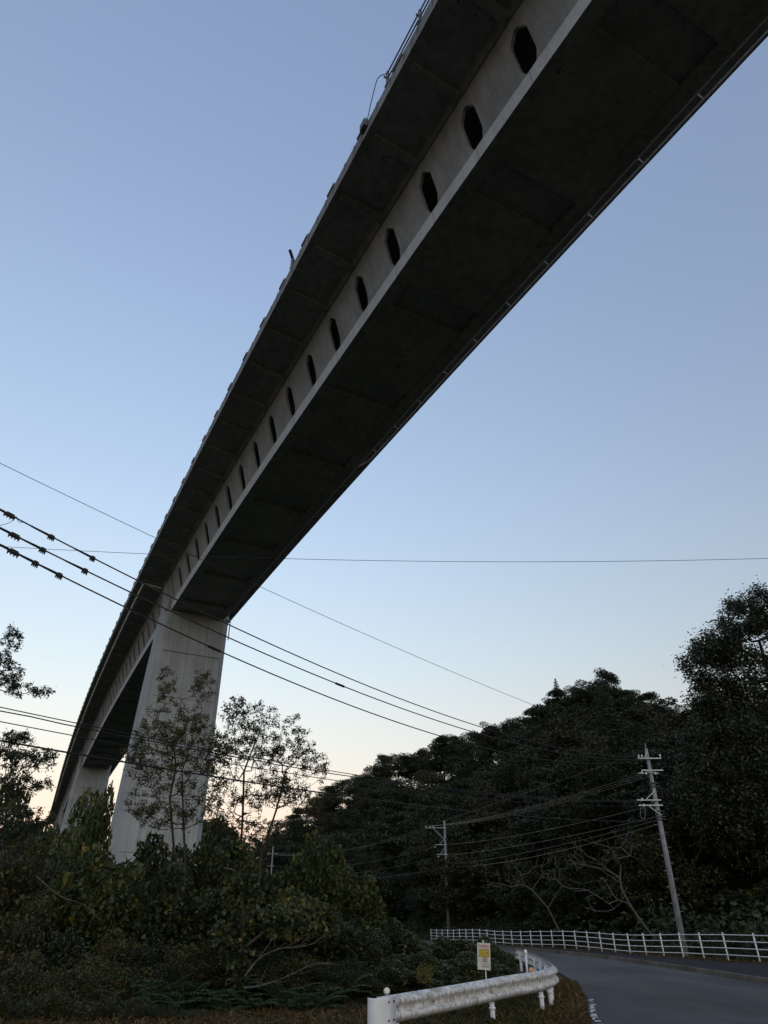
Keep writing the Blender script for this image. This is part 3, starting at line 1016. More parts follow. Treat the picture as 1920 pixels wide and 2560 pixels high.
# ------------------------------------------------------------------ thickets and shrubs
def bush_proto(kind, seed, n, size, mat, heart, r=1.5, h=2.6):
    rng = np.random.default_rng(seed)
    lobes = []
    for k in range(22):
        a = rng.uniform(0, 2 * math.pi); z = rng.uniform(.08, .92); q = rng.uniform(.15, 1) ** .6
        prof = math.sqrt(max(.02, 1 - z ** 2.2))
        rr = rng.uniform(.28, .55)
        lobes.append((np.array([math.cos(a) * r * q * prof, math.sin(a) * r * q * prof, h * z]), np.array([rr * 1.1, rr * 1.1, rr * .9])))
    root = empty(kind, (0, 0, 0))
    tr = [[np.array([.1 * i, .05 * j, -.5]), np.array([.25 * i, .2 * j, h * .35]), np.array([.35 * i, .3 * j, h * .6])] for i, j in ((1, 1), (-1, .6), (.2, -1))]
    nodes, par, rad = colonize(tr, [c * np.array([1.05, 1.05, 1.05]) for c, _ in lobes] + list(in_lobes(rng, lobes, 34, .5)), rng, .007, .05, .4)
    wood(nodes, par, rad, 4).build('stems', M['bark'], root, True)
    pts = in_lobes(rng, lobes, n, .3)
    pts[:, 2] = np.maximum(pts[:, 2], .02)
    dirs = pts - np.array([0, 0, h * .3]); dirs /= np.linalg.norm(dirs, axis=1, keepdims=True)
    link('leaves', leaf_mesh('leaves', pts, size, rng, .55, .85 if heart else .42, .35, heart, dirs), mat, root)
    return root

def fern_proto(seed):
    rng = np.random.default_rng(seed)
    root = empty('fern', (0, 0, 0))
    pts, dr = [], []
    stem = MB()
    for k in range(26):
        a = rng.uniform(0, 6.28); L = rng.uniform(.6, 1.05); el = rng.uniform(.35, 1.0)
        prev = None; line = []
        for i in range(24):
            s = i / 23
            p = np.array([math.cos(a) * L * s * math.cos(el * .7), math.sin(a) * L * s * math.cos(el * .7), L * (math.sin(el) * s - .45 * s * s) + .05])
            line.append(p)
            t = np.array([-math.sin(a), math.cos(a), 0])
            for sgn in (-1, 1):
                m_ = int(1 + 5 * math.sin(math.pi * min(1, .12 + s * .88)))
                for q in range(m_):
                    pts.append(p + t * sgn * q * .028); dr.append(t * sgn * .9 + np.array([math.cos(a), math.sin(a), -.25]) * .6)
        stem.tube(line[::4] + [line[-1]], .005, 3, False)
    stem.build('stalks', M['leaf_fern'], root)
    link('fronds', leaf_mesh('fronds', np.array(pts), .055, rng, 1.2, .5, .0, False, np.array(dr) * 3), M['leaf_fern'], root)
    return root

PB = {'kudzu': [bush_proto('kudzu_mound', 41, 9500, .125, M['leaf_kudzu'], True), bush_proto('kudzu_mound', 42, 9500, .115, M['leaf_kudzu'], True)],
      'dark': [bush_proto('shrub', 43, 7800, .10, M['leaf_dark'], False), bush_proto('shrub', 44, 7800, .12, M['leaf_autumn'], False)],
      'road': [bush_proto('roadside_shrub', 45, 5200, .24, M['leaf_kudzu'], True), bush_proto('roadside_shrub', 46, 6500, .20, M['leaf_dark'], False)],
      'fern': [fern_proto(47), fern_proto(48)], 'yellow': [bush_proto('vine', 49, 900, .11, M['leaf_yellow'], True, .8, .6)]}
first_used = set()
rb = np.random.default_rng(99)
DEF_H = {'kudzu': 2.6, 'dark': 2.6, 'road': 2.6, 'fern': .42, 'yellow': .6}
DEF_R = {'kudzu': 1.6, 'dark': 1.6, 'road': 1.6, 'fern': .8, 'yellow': .8}
def bush(kind, px, py, Y, r, label, group, v=None, base=None):
    p = at(px, py, Y)
    z0 = (min(gh(p.x, p.y), p.z - 1.6) if base is None and kind == 'road' else gh(p.x, p.y) if base is None else base)
    v = int(rb.integers(len(PB[kind]))) if v is None else v
    src = PB[kind][v]
    sc = (r / DEF_R[kind] * rb.uniform(.92, 1.08), r / DEF_R[kind] * rb.uniform(.92, 1.08), max(.25, (p.z - z0)) / DEF_H[kind] / 1.02)
    if src.name not in first_used:
        first_used.add(src.name); o = src
        o.location = (p.x, p.y, z0); o.rotation_euler = (0, 0, rb.uniform(0, 6.28)); o.scale = sc
    else: o = copy_tree(src, (p.x, p.y, z0), rb.uniform(0, 6.28), sc)
    tag(o, label, 'fern' if kind == 'fern' else 'vine' if kind in ('kudzu', 'yellow') else 'shrub', group)
    return o

for px, py, Y, r in ((20, 2390, 16.9, 1.2), (95, 2430, 16.6, 1.0), (180, 2400, 17.0, 1.1), (262, 2440, 16.7, .9), (330, 2410, 17.6, 1.0), (600, 2440, 18.2, .9), (440, 2400, 18.3, 1.0), (530, 2390, 18.6, 1.0), (665, 2425, 18.6, .9), (735, 2400, 18.9, 1.0), (805, 2410, 18.9, .9), (870, 2425, 18.8, .9), (915, 2445, 18.6, .7)):
    bush('dark', px, py, Y, r, 'dark tangled shrub among the ferns at the foot of the thicket', 'lowest shrubs of the thicket')
for px, py, Y, r in ((15, 2465, 15.7, .8), (95, 2485, 15.6, .7), (175, 2470, 15.8, .8), (255, 2490, 15.6, .7), (335, 2500, 15.6, .65), (415, 2512, 15.6, .6), (500, 2522, 15.7, .5)):
    bush('dark', px, py, Y, r, 'small dark shrub at the very bottom edge in front of the ferns', 'shrubs at the bottom edge')
G1, G2 = 'vine mounds of the thicket', 'dark shrubs of the thicket'
back = 'broad-leaved vine mound at the back of the thicket below the viaduct'
for px, py, Y, r in ((-20, 2010, 27, 2.6), (85, 1990, 27, 2.3), (175, 2005, 26, 1.9), (335, 2110, 25, 1.8), (405, 2150, 26, 1.7), (600, 2120, 27, 1.7), (690, 2190, 27, 1.6), (870, 2170, 26, 1.3)):
    bush('kudzu', px, py, Y, r, back, G1)
bush('kudzu', 258, 1985, 25, .95, 'tall narrow vine column standing up in front of the second pier', None, 0)
bush('kudzu', 520, 2065, 26, 1.5, 'vine-smothered mound between the two slender trees', None, 1)
bush('kudzu', 790, 2092, 25, 1.35, 'steep vine dome right of the slender trees with the far pole behind', None, 0)
mid = 'dark shrub in the middle of the roadside thicket'
for px, py, Y, r, k in ((20, 2100, 21, 1.9, 'dark'), (130, 2110, 21, 1.7, 'dark'), (250, 2130, 21, 1.7, 'kudzu'), (370, 2200, 21, 1.7, 'dark'), (490, 2180, 21, 1.6, 'kudzu'), (600, 2240, 21, 1.6, 'dark'), (720, 2230, 21, 1.5, 'kudzu'), (830, 2270, 21, 1.4, 'kudzu'), (920, 2330, 21, 1.3, 'dark')):
    bush(k, px, py, Y, r, mid if k == 'dark' else 'leafy vine mound in the middle of the roadside thicket', G2 if k == 'dark' else 'vine mounds mid thicket')
for px, py, Y, r in ((30, 2260, 19, 1.5), (150, 2310, 19, 1.4), (270, 2330, 19, 1.3), (390, 2350, 19, 1.3), (510, 2350, 19, 1.2), (620, 2370, 19, 1.2), (730, 2390, 19, 1.2), (840, 2400, 19.3, 1.1)):
    bush('dark', px, py, Y, r, 'low dark shrub along the front of the thicket', 'low shrubs of the thicket')
for px, py, Y, r in ((330, 2455, 17.0, .9), (392, 2428, 17.5, 1.0), (468, 2462, 16.8, 1.0), (540, 2440, 17.6, .9), (640, 2478, 17.3, .7), (715, 2440, 18.0, .95), (780, 2468, 17.2, .9), (850, 2435, 18.4, .8), (893, 2480, 18.2, .7)):
    bush('fern', px, py, Y, r, 'green fern clump at the foot of the thicket', 'ferns at the foot of the thicket', None, .0)
kz = 'kudzu mound crowding the sign and guard rail'
for px, py, Y, r in ((885, 2310, 22, 1.1), (945, 2303, 23, 1.1), (1005, 2332, 23.5, 1.0), (905, 2370, 20.5, 1.0), (960, 2400, 20, .9)):
    bush('kudzu', px, py, Y, r, 'kudzu mound between the dark thicket and the sign', 'kudzu mounds left of the sign')
for px, py, Y, r in ((950, 2362, 26, 1.2), (1050, 2358, 26, 1.1), (1110, 2345, 26, .9), (1150, 2352, 26, .9), (1205, 2345, 25.5, .85), (1258, 2385, 25, .6), (990, 2390, 21.5, 1.1), (1080, 2385, 21.5, 1.0), (1165, 2385, 22, 1.0), (1225, 2400, 22.5, .8), (930, 2420, 19.5, 1.0), (1020, 2430, 19.5, .9), (1120, 2430, 20.5, .8)):
    bush('kudzu', px, py, Y, r, kz, 'kudzu mounds beside the sign')
bush('yellow', 745, 2262, 19.6, .62, 'yellowed vine leaves trailing over the thicket', None, 0, float(at(740, 2345, 19.6).z))
bush('yellow', 1062, 2430, 18.6, .16, 'small yellow-green vine tendril hanging left of the sign', None, 0, float(at(1062, 2455, 18.6).z))
rs = 'leafy shrub behind the white fence at the foot of the hill'
for px, py, Y, r, k in ((1130, 2250, 104, 4.2, 1), (1200, 2220, 98, 4.0, 1), (1050, 2270, 108, 4.0, 1), (990, 2270, 110, 4.0, 1), (1260, 2225, 80, 2.8, 0), (1335, 2215, 68, 2.6, 1), (1400, 2255, 62, 2.2, 0), (1470, 2270, 58, 2.2, 1), (1530, 2220, 57, 2.2, 0), (1610, 2200, 55, 2.4, 1), (1600, 2280, 51, 1.8, 0), (1680, 2140, 56, 2.6, 0), (1760, 2110, 53, 2.6, 0), (1840, 2070, 52, 2.6, 0), (1920, 2110, 49, 2.4, 0), (1740, 2240, 50, 1.9, 1), (1820, 2230, 47.5, 2.0, 1), (1900, 2260, 44, 1.8, 0), (1960, 2200, 44, 2.2, 1)):
    bush('road', px, py, Y * 1.08 + 1, r * 1.05, rs, 'shrubs behind the fence', k)

px_tree('vine_tree', 'dark crooked trunk wrapped in vines in the middle of the thicket', 'tree',
        [[(575, 2560), (580, 2470), (600, 2380), (612, 2290), (598, 2200), (590, 2140)], [(600, 2380), (660, 2330), (720, 2310)]],
        [(590, 2140, 40, 40), (610, 2230, 50, 50), (700, 2300, 60, 25), (580, 2320, 40, 70), (600, 2420, 40, 60)], 17.9, 130, 2600, .12, M['leaf_kudzu'], M['bark'], 71, .012, .07, .8)
def branch(pts, Y, r, label):
    line = smooth_line([at(px, py, Y + .25 * math.sin(i * 1.7)) for i, (px, py) in enumerate(pts)], 6)
    m = MB(); m.tube(line, [r * (1 - .75 * i / len(line)) for i in range(len(line))], 6)
    rnd = random.Random(int(pts[0][0]))
    for i in range(4, len(line) - 2, 3):
        d = (line[i + 1] - line[i - 1]).normalized() + Vector((rnd.uniform(-.8, .8), rnd.uniform(-.5, .5), rnd.uniform(-.3, .9)))
        m.tube([line[i], line[i] + d * rnd.uniform(.08, .2), line[i] + d * rnd.uniform(.2, .4) + Vector((0, 0, rnd.uniform(-.05, .1)))], [r * .4, r * .3, r * .12], 4)
    tag(m.build('dead_branch', M['bark_grey'], None, True), label, 'branch')
branch([(612, 2440), (650, 2395), (700, 2372), (745, 2368), (790, 2358)], 16.9, .022, 'pale dead branch arching right out of the thicket above the ferns')
branch([(610, 2470), (660, 2462), (720, 2440), (780, 2412), (830, 2408)], 16.8, .02, 'long low dead branch reaching right just over the ferns')
branch([(560, 2170), (592, 2180), (588, 2215), (575, 2250)], 19.5, .022, 'short pale dead branch hooked among the vines below the right slender tree')
branch([(90, 2190), (150, 2240), (210, 2262), (250, 2300)], 18, .016, 'thin dead branch slanting down through the left of the thicket')
# ------------------------------------------------------------------ grass
def blades(name, n, area, size, mat, seed, flat, label, z=.1):
    rng = np.random.default_rng(seed)
    pts = []
    while len(pts) < n:
        x, y = area(rng)
        pts.append((x, y, z))
    pts = np.array(pts)
    d = rng.normal(size=(n, 3)); d[:, 2] = np.abs(d[:, 2]) * (1 - flat) + .12
    me = leaf_mesh(name, pts, size, rng, 1.3 * flat, .07, -.04, False, d)
    tag(link(name, me, mat), label, 'grass', None, 'stuff')
def strip_pt(rng, y0, y1, w0, w1):
    y = rng.uniform(y0, y1)
    xe = np.interp(y, [p.y for p in EL_], [p.x for p in EL_])
    return xe - .12 - rng.uniform(0, 1) ** 1.2 * np.interp(y, [y0, y1], [w0, w1]), y
blades('dry_grass', 76000, lambda r: strip_pt(r, 14.3, 25, 13.5, 1.8), .16, M['grass_dry'], 61, .95, 'dry straw-coloured cut grass on the verge between rail and road')
blades('grass', 5500, lambda r: (lambda p: (p[0] - .9, p[1]))(strip_pt(r, 13.0, 24, 3.5, 1.2)), .20, M['grass_green'], 62, .3, 'short green grass growing around the guard rail posts')
def kerb_pt(r):
    i = r.integers(len(FL) - 40); p = FL[i]
    return p.x - r.uniform(-.5, .9), p.y + r.uniform(-1, 1)
blades('dry_grass', 5000, kerb_pt, .16, M['grass_dry'], 63, .85, 'dry grass and leaf litter along the foot of the white fence', .11)

# ------------------------------------------------------------------ white pipe fence across the road
fence = empty('pipe_fence', (17.1, 38, .1))
tag(fence, 'white tubular pipe fence with four rails along the far pavement', 'fence')
total = [0]
for a, b in zip(FL, FL[1:]): total.append(total[-1] + (b - a).length)
def fpt(s):
    s = min(max(s, 0), total[-1] - 1e-4)
    i = max(0, int(np.searchsorted(total, s)) - 1)
    return FL[i].lerp(FL[i + 1], (s - total[i]) / (total[i + 1] - total[i]))
posts = []
s_ = 0.
rnd = random.Random(4)
while True:
    p = fpt(s_)
    if p.y > 92.5: break
    z = .08 + .05 * math.sin(p.y * .33 + 1)
    posts.append(Vector((p.x, p.y, z + rnd.uniform(-.015, .015))))
    s_ += 1.95
lean = Vector((-.03, 0, 0))
for p in posts:
    m = MB(); m.tube([p + Vector((0, 0, -.3)), p + Vector((0, 0, 1.1)) + lean], .038, 8)
    m.lathe(p + Vector((0, 0, 1.1)) + lean, [(.042, 0), (.042, .03), (.01, .045)], n=8)
    m.build('post', M['white_paint'], fence, True)
for h in (.22, .50, .78, 1.05):
    m = MB(); m.tube([p + Vector((0, -.03, h)) + lean * h for p in posts], .023, 6)
    m.build('rail', M['white_paint'], fence, True)

# ------------------------------------------------------------------ near guard rail
GR = smooth_line([(-.10, 12.2, .52), (1.12, 13.9, .555), (2.32, 15.6, .60), (3.15, 16.75, .62), (3.62, 17.75, .64), (3.95, 19.2, .62), (4.45, 22.6, .60), (5.05, 27.5, .58), (5.75, 35.7, .55)], 8)
grail = empty('guard_rail', (0, 12.25, .1))
tag(grail, 'weathered white steel guard rail curving along the near road edge', 'guard rail')
WP = [(-.02, .175), (.0, .172), (.088, .112), (.09, .062), (.01, .03), (.01, -.03), (.09, -.062), (.088, -.112), (.0, -.172), (-.02, -.175)]
def wbeam(line, th=.0):
    m = MB()
    k = len(WP)
    for i, p in enumerate(line):
        t = (line[min(i + 1, len(line) - 1)] - line[max(i - 1, 0)]).normalized()
        nrm = Vector((t.y, -t.x, 0)).normalized()
        for s in (0, .006):
            for o, z in WP: m.v.append(tuple(p + nrm * (o - s) + Vector((0, 0, z * (1 - s * .1)))))
    for i in range(len(line) - 1):
        for j in range(k - 1):
            a = i * 2 * k + j
            m.f.append((a, a + 2 * k, a + 2 * k + 1, a + 1))
            m.f.append((a + k, a + k + 1, a + 3 * k + 1, a + 3 * k))
        for j in (0, k - 1):
            a = i * 2 * k + j
            m.f.append((a, a + k, a + 3 * k, a + 2 * k))
    return m
beam = wbeam(GR).build('beam', M['weathered'], grail, True)
# flat rounded end wing
t0 = (GR[1] - GR[0]).normalized(); n0 = Vector((t0.y, -t0.x, 0)).normalized()
m = MB()
prof = [(.33, .096), (.12, .10), (.0, .099), (-.05, .09), (-.10, .06), (-.125, .0), (-.11, -.07), (-.06, -.12)]
for z in (-.172, -.16, .16, .172):
    ins = .0 if abs(z) < .18 else .012
    for a, o in prof: m.v.append(tuple(GR[0] + t0 * a + n0 * (o - ins) + Vector((0, 0, z))))
k = len(prof)
for r_ in range(3):
    for j in range(k - 1): m.f.append((r_ * k + j, r_ * k + j + 1, (r_ + 1) * k + j + 1, (r_ + 1) * k + j))
wing = m.build('end_wing', M['white_paint'], grail, True)
mod = wing.modifiers.new('solid', 'SOLIDIFY'); mod.thickness = .008
for a in (.14, .27):
    for z in (-.11, .11):
        m = MB(); m.lathe(GR[0] + t0 * a + n0 * .099 + Vector((0, 0, z)), [(.016, 0), (.016, .016), (.004, .02)], n0, 8)
        m.build('bolt', M['rust'], wing)
# posts
for s, dz in ((3, 0), (14, 0), (26, 0), (33, 0), (39, 0), (44, 0), (49, 0), (54, 0), (60, 0)):
    p = GR[min(s, len(GR) - 1)]
    t = (GR[min(s + 1, len(GR) - 1)] - GR[s - 1]).normalized(); nn = Vector((t.y, -t.x, 0)).normalized()
    c = p - nn * .10
    m = MB(); m.tube([Vector((c.x, c.y, -.2)), Vector((c.x, c.y, p.z + .10))], .045, 10)
    m.tube([Vector((c.x, c.y, p.z)), p - nn * .005], .03, 6)
    m.lathe(Vector((c.x, c.y, p.z - .30)), [(.062, 0), (.062, .03)], n=10)
    m.build('post', M['white_paint'], grail, True)
# bolts along the beam
m = MB()
for i in range(6, len(GR), 6):
    p = GR[i]; t = (GR[min(i + 1, len(GR) - 1)] - GR[i - 1]).normalized(); nn = Vector((t.y, -t.x, 0)).normalized()
    m = MB(); m.lathe(p, [(.018, 0), (.018, .014)], nn, 8)
    m.build('bolt', M['rust'], beam)

def delineator(px, py, Y, dia, stem_to, mat, label):
    c = at(px, py, Y)
    root = empty('delineator', (c.x, c.y, stem_to)); tag(root, label, 'reflector', 'road delineators')
    ax = Vector((0, -1, .02)).normalized()
    m = MB(); m.lathe(c - ax * .015, [(dia / 2 * 1.12, 0), (dia / 2 * 1.12, .022)], ax, 18); m.build('housing', M['white_paint'], root, True)
    m = MB(); m.lathe(c + ax * .0075, [(dia / 2, 0), (dia / 2 * .93, .010), (dia / 2 * .5, .018)], ax, 18); m.build('reflector', mat, root, True)
    m = MB(); m.tube([Vector((c.x, c.y + .02, stem_to)), Vector((c.x, c.y + .02, c.z - dia * .4))], .014, 6); m.build('stem', M['white_paint'], root)
delineator(967, 2478, 12.7, .085, .55, M['reflector_white'], 'round white reflector on a stem above the near end of the guard rail')
delineator(1329, 2426, 19.6, .105, .45, M['orange_lens'], 'round orange reflector just behind the bend of the guard rail')
# thin white marker post by the back of the rail
c = at(1314, 2384, 23.2)
mk = empty('marker_post', (c.x, c.y, .1)); tag(mk, 'thin white marker post with a rounded cap behind the guard rail bend', 'marker post')
m = MB(); m.tube([Vector((c.x, c.y, .0)), c], .03, 8); m.build('pole', M['white_paint'], mk, True)
m = MB(); m.lathe(c, [(.045, -.01), (.05, .02), (.045, .07), (.02, .10)], n=10); m.build('cap', M['insulator'], mk, True)

# ------------------------------------------------------------------ warning sign
TLc, TRc, BLc, BRc = at(1191, 2356, 18), at(1223.5, 2358.5, 18), at(1196, 2424.5, 18), at(1228.5, 2426, 18)
sc_ = (TLc + BRc) / 2
sx = ((TRc - TLc) + (BRc - BLc)) / 2; sy = ((TLc - BLc) + (TRc - BRc)) / 2
SW, SH = sx.length, sy.length
ux = sx.normalized(); uy = (sy - ux * sy.dot(ux)).normalized(); uz = ux.cross(uy).normalized()
if uz.y > 0: uz = -uz
sign = empty('warning_sign', (sc_.x, sc_.y, 0.1)); tag(sign, 'white no-dumping notice board with red lettering and a yellow panel', 'sign')
def sp(a, b, d=0): return sc_ + ux * (a * SW) + uy * (b * SH) + uz * d
m = MB(); m.box(sc_, SW, SH, .012, ux, uy, uz); board = m.build('board', M['sign_face'], sign)
m = MB()
lo = sp(.10, -.5); dn = (sp(.10, -.5) - sp(-.02, .5))
m.tube([sp(-.06, .60, -.03), sp(-.01, .5, -.02), sp(.12, -.5, -.02), sp(.12, -.5, -.02) + dn.normalized() * .52, Vector((sp(.16, -.5).x + .12, 18.02, -.1))], .012, 6)
m.build('stake', M['white_paint'], sign)
def rect(m, a0, a1, b0, b1, d, skew=0.):
    m.add([sp(a0 + skew * b0, b0, d), sp(a1 + skew * b0, b0, d), sp(a1 + skew * b1, b1, d), sp(a0 + skew * b1, b1, d)], [(0, 1, 2, 3)])
m = MB(); rect(m, -.37, .41, -.02, .265, .0075, -.06); m.build('frame', M['ink_black'], board)
m = MB(); rect(m, -.345, .385, -.006, .25, .0085, -.06); yb = m.build('yellow_panel', M['sign_yellow'], board)

def text(body, a, b, h, w, mat, parent, d, nm='lettering'):
    cu = bpy.data.curves.new(nm, 'FONT'); cu.body = body; cu.size = 1; cu.align_x = 'LEFT'; cu.resolution_u = 2
    o = bpy.data.objects.new(nm, cu); COL.objects.link(o)
    dg = bpy.context.evaluated_depsgraph_get()
    me = bpy.data.meshes.new_from_object(o.evaluated_get(dg))
    bpy.data.objects.remove(o); 
    if not len(me.vertices): return
    co = np.empty(len(me.vertices) * 3); me.vertices.foreach_get('co', co); co = co.reshape(-1, 3)
    mn, mx = co.min(0), co.max(0)
    out = []
    for x, y, z in co:
        fx = (x - mn[0]) / max(1e-6, mx[0] - mn[0]); fy = (y - mn[1]) / max(1e-6, mx[1] - mn[1])
        out.append(tuple(sp(a + fx * w, b + fy * h, d)))
    me.vertices.foreach_set('co', np.array(out).ravel()); me.update()
    me.materials.clear()
    link(nm, me, mat, parent)
text('不法投棄禁止!', -.40, .31, .125, .82, M['ink_red'], board, .0085)
text('不法投棄は犯罪です', -.27, .19, .035, .58, M['ink_black'], yb, .0095)
text('見つけたら 通報', -.27, .115, .058, .60, M['ink_black'], yb, .0095)
text('監視カメラ 作動', -.25, .050, .052, .61, M['ink_black'], yb, .0095)
text('お願いします', -.19, .004, .030, .33, M['ink_black'], yb, .0095)
m = MB()     # the legs of the drawn figures holding the yellow placard
for a, wv in ((-.08, -.02), (.03, .02), (.10, -.02), (.21, .015)):
    for k in range(5):
        b0, b1 = -.03 - k * .034, -.03 - (k + 1) * .034
        o_ = wv * math.sin(k * 1.3)
        rect(m, a + o_, a + o_ + .045 - (k % 2) * .012, b1, b0, .0075, -.06)
rect(m, -.15, .35, -.215, -.202, .0075, -.06)
m.build('drawing', M['ink_black'], board)
text('日向市', -.12, -.315, .05, .50, M['ink_black'], board, .0085)
text('環境推進課', -.13, -.40, .055, .52, M['ink_black'], board, .0085)

# ------------------------------------------------------------------ utility poles
def utility_pole(name, label, top, arms, r0, r1, zb, braces=(), ins=(), bands=()):
    root = empty(name, (top.x, top.y, zb)); tag(root, label, 'utility pole')
    X, Y = top.x, top.y
    m = MB(); m.tube([Vector((X, Y, zb - .3)), Vector((X, Y, (zb + top.z) / 2)), top], [r0, (r0 + r1) / 2, r1], 12)
    m.build('shaft', M['pole'], root, True)
    for z, xl, xr, dy in arms:
        m = MB(); m.box((X + (xl + xr) / 2, Y - r0 * .75 + dy, z), xr - xl, .07, .07)
        m.tube([Vector((X + xr * .0 - .0, Y, z - .05)), Vector((X, Y, z + .05))], r0 * .95, 10)
        m.build('crossarm', M['galvanised'], root)
    for (x0, z0), (x1, z1) in braces:
        m = MB(); m.bar(Vector((X + x0, Y - r0, z0)), Vector((X + x1, Y - r0, z1)), .045, .045); m.build('brace', M['galvanised'], root)
    for x, z in ins:
        m = MB(); m.lathe((X + x, Y - r0 * .75, z), [(.025, 0), (.06, .02), (.04, .06), (.065, .075), (.045, .115), (.055, .13), (.02, .18)], n=9)
        m.build('insulator', M['insulator'], root, True)
    for z in bands:
        m = MB(); m.lathe((X, Y, z), [(r0 * .98, 0), (r0 * .98, .09)], n=12)
        m.tube([Vector((X + r0, Y - .05, z + .05)), Vector((X + r0 + .2, Y - .05, z + .05))], .03, 6)
        m.build('band', M['steel_dark'], root, True)
    return root
YR, YC, YF = 46.0, 92.0, 140.0
rt = at(1615, 1872, YR)
def zR(py): return at(1650, py, YR).z
def xR(px, py): return at(px, py, YR).x - rt.x
pR = utility_pole('utility_pole', 'tall grey concrete utility pole leaning over the white fence at right', rt,
    [(zR(1897), xR(1593, 1897) + .0, xR(1651, 1897), 0), (zR(1927), xR(1602, 1927), xR(1655, 1927), -.05), (zR(1931), xR(1600, 1931), xR(1650, 1931), .42), (zR(2001), xR(1590, 2001), xR(1650, 2001), 0), (zR(2014), xR(1595, 2014), xR(1655, 2014), 0)],
    .19, .10, gh(rt.x, YR),
    [((-.03, zR(1880)), (xR(1609, 1895), zR(1896))), ((xR(1613, 1998), zR(1999)), (-.02, zR(1978))), ((xR(1620, 2018), zR(2016)), (.1, zR(2040)))],
    [(xR(1596, 1897), zR(1897) + .05), (xR(1604, 1897), zR(1897) + .05), (xR(1648, 1890), zR(1896) + .05), (xR(1603, 1932), zR(1936)), (xR(1613, 1932), zR(1938)), (xR(1636, 1932), zR(1938)), (xR(1604, 2000), zR(2001) - .05), (xR(1608, 2014), zR(2014) - .1)],
    [zR(1960), zR(1968), zR(2030), zR(2037), zR(2044), zR(2051)])
m = MB()
c = at(1604, 2018, YR); d_ = at(1613, 2018, YR); e_ = at(1608, 2050, YR)
m.tube(smooth_line([at(1603, 2016, YR - .3), at(1601, 2035, YR - .3), at(1606, 2049, YR - .3), at(1612, 2044, YR - .3), at(1613, 2028, YR - .3), at(1611, 2016, YR - .3)], 5), .022, 5)
m.build('cable_loop', M['cable_bare'], pR, True)
m = MB()
for k in range(14):
    z = zR(2300) + k * .42
    m.tube([Vector((rt.x + (.19 if k % 2 else -.19), YR, z)), Vector((rt.x + (.33 if k % 2 else -.33), YR, z))], .012, 5)
m.build('step_bolt', M['galvanised'], pR)
m = MB(); m.tube([rt, rt + Vector((0, 0, .35))], .02, 6); m.build('lightning_rod', M['galvanised'], pR)

ct = at(1110, 2051, YC)
def zC(py): return at(1116, py, YC).z
def xC(px, py): return at(px, py, YC).x - at(1114, py, YC).x
pC = utility_pole('utility_pole', 'utility pole in the middle standing beyond the far end of the white fence', Vector((at(1116, 2180, YC).x, YC, ct.z)),
    [(zC(2070), xC(1066, 2068), xC(1119, 2075), 0), (zC(2112), xC(1088, 2111), xC(1118, 2113), 0), (zC(2136), xC(1091, 2136), xC(1120, 2137), 0)],
    .19, .11, gh(7, YC),
    [((xC(1085, 2070), zC(2071)), (-.05, zC(2100))), ((xC(1100, 2110), zC(2110)), (-.05, zC(2098))), ((xC(1102, 2134), zC(2134)), (-.05, zC(2118)))],
    [(xC(1067, 2066), zC(2069)), (xC(1077, 2066), zC(2069)), (xC(1086, 2067), zC(2069)), (xC(1088, 2117), zC(2120)), (xC(1096, 2140), zC(2144))],
    [zC(2098), zC(2160), zC(2168)])
ft = at(683, 2116, YF)
pF = utility_pole('utility_pole', 'small far utility pole half hidden behind the vine dome', ft, [(at(683, 2135, YF).z, -.9, .9, 0), (at(683, 2165, YF).z, -.8, .5, 0)], .17, .1, gh(ft.x, YF), (), [(-.8, at(683, 2135, YF).z + .05), (.8, at(683, 2135, YF).z + .05)])

# ------------------------------------------------------------------ overhead wires
def wire(A, B, mid, r, mat, label, ext0=0., ext1=0., n=48, wob=0.):
    A, B = Vector(A), Vector(B)
    def pt(s, sag):
        s = -ext0 + s * (1 + ext0 + ext1)
        p = A + (B - A) * s; p.z -= 4 * sag * s * (1 - s); return p
    best, bs = 1e9, 0
    if mid:
        for k in range(-10, 400):
            sag = k * .02
            e = min(abs(project(pt(i / 300, sag))[1] - mid[1]) + (1e3 if abs(project(pt(i / 300, sag))[0] - mid[0]) > 8 else 0) for i in range(2, 300))
            if e < best: best, bs = e, sag
    rnd = random.Random(int(abs(A.x * 91 + B.z * 7)))
    pts = [pt(i / n, bs) + Vector((0, 0, wob * rnd.uniform(-1, 1))) for i in range(n + 1)]
    m = MB(); m.tube(pts, r, 5)
    o = m.build('overhead_wire', mat)
    tag(o, label, 'wire', 'overhead wires')
    return o, lambda s: pt(s, bs)
def end(px, py, Y): return at(px, py, Y)
W = []
thick = [((0, 1274), 14.6, (1594, 1893), (810, 1666), 'uppermost'), ((0, 1320), 14.2, (1600, 1899), (810, 1698), 'middle'), ((0, 1362), 13.8, (1592, 1901), (810, 1741), 'lowest')]
spc = [[(24, .28), (130, .17), (231, .14)], [(38, .28), (108, .16), (212, .15)], [(34, .27), (88, .15), (150, .16)]]
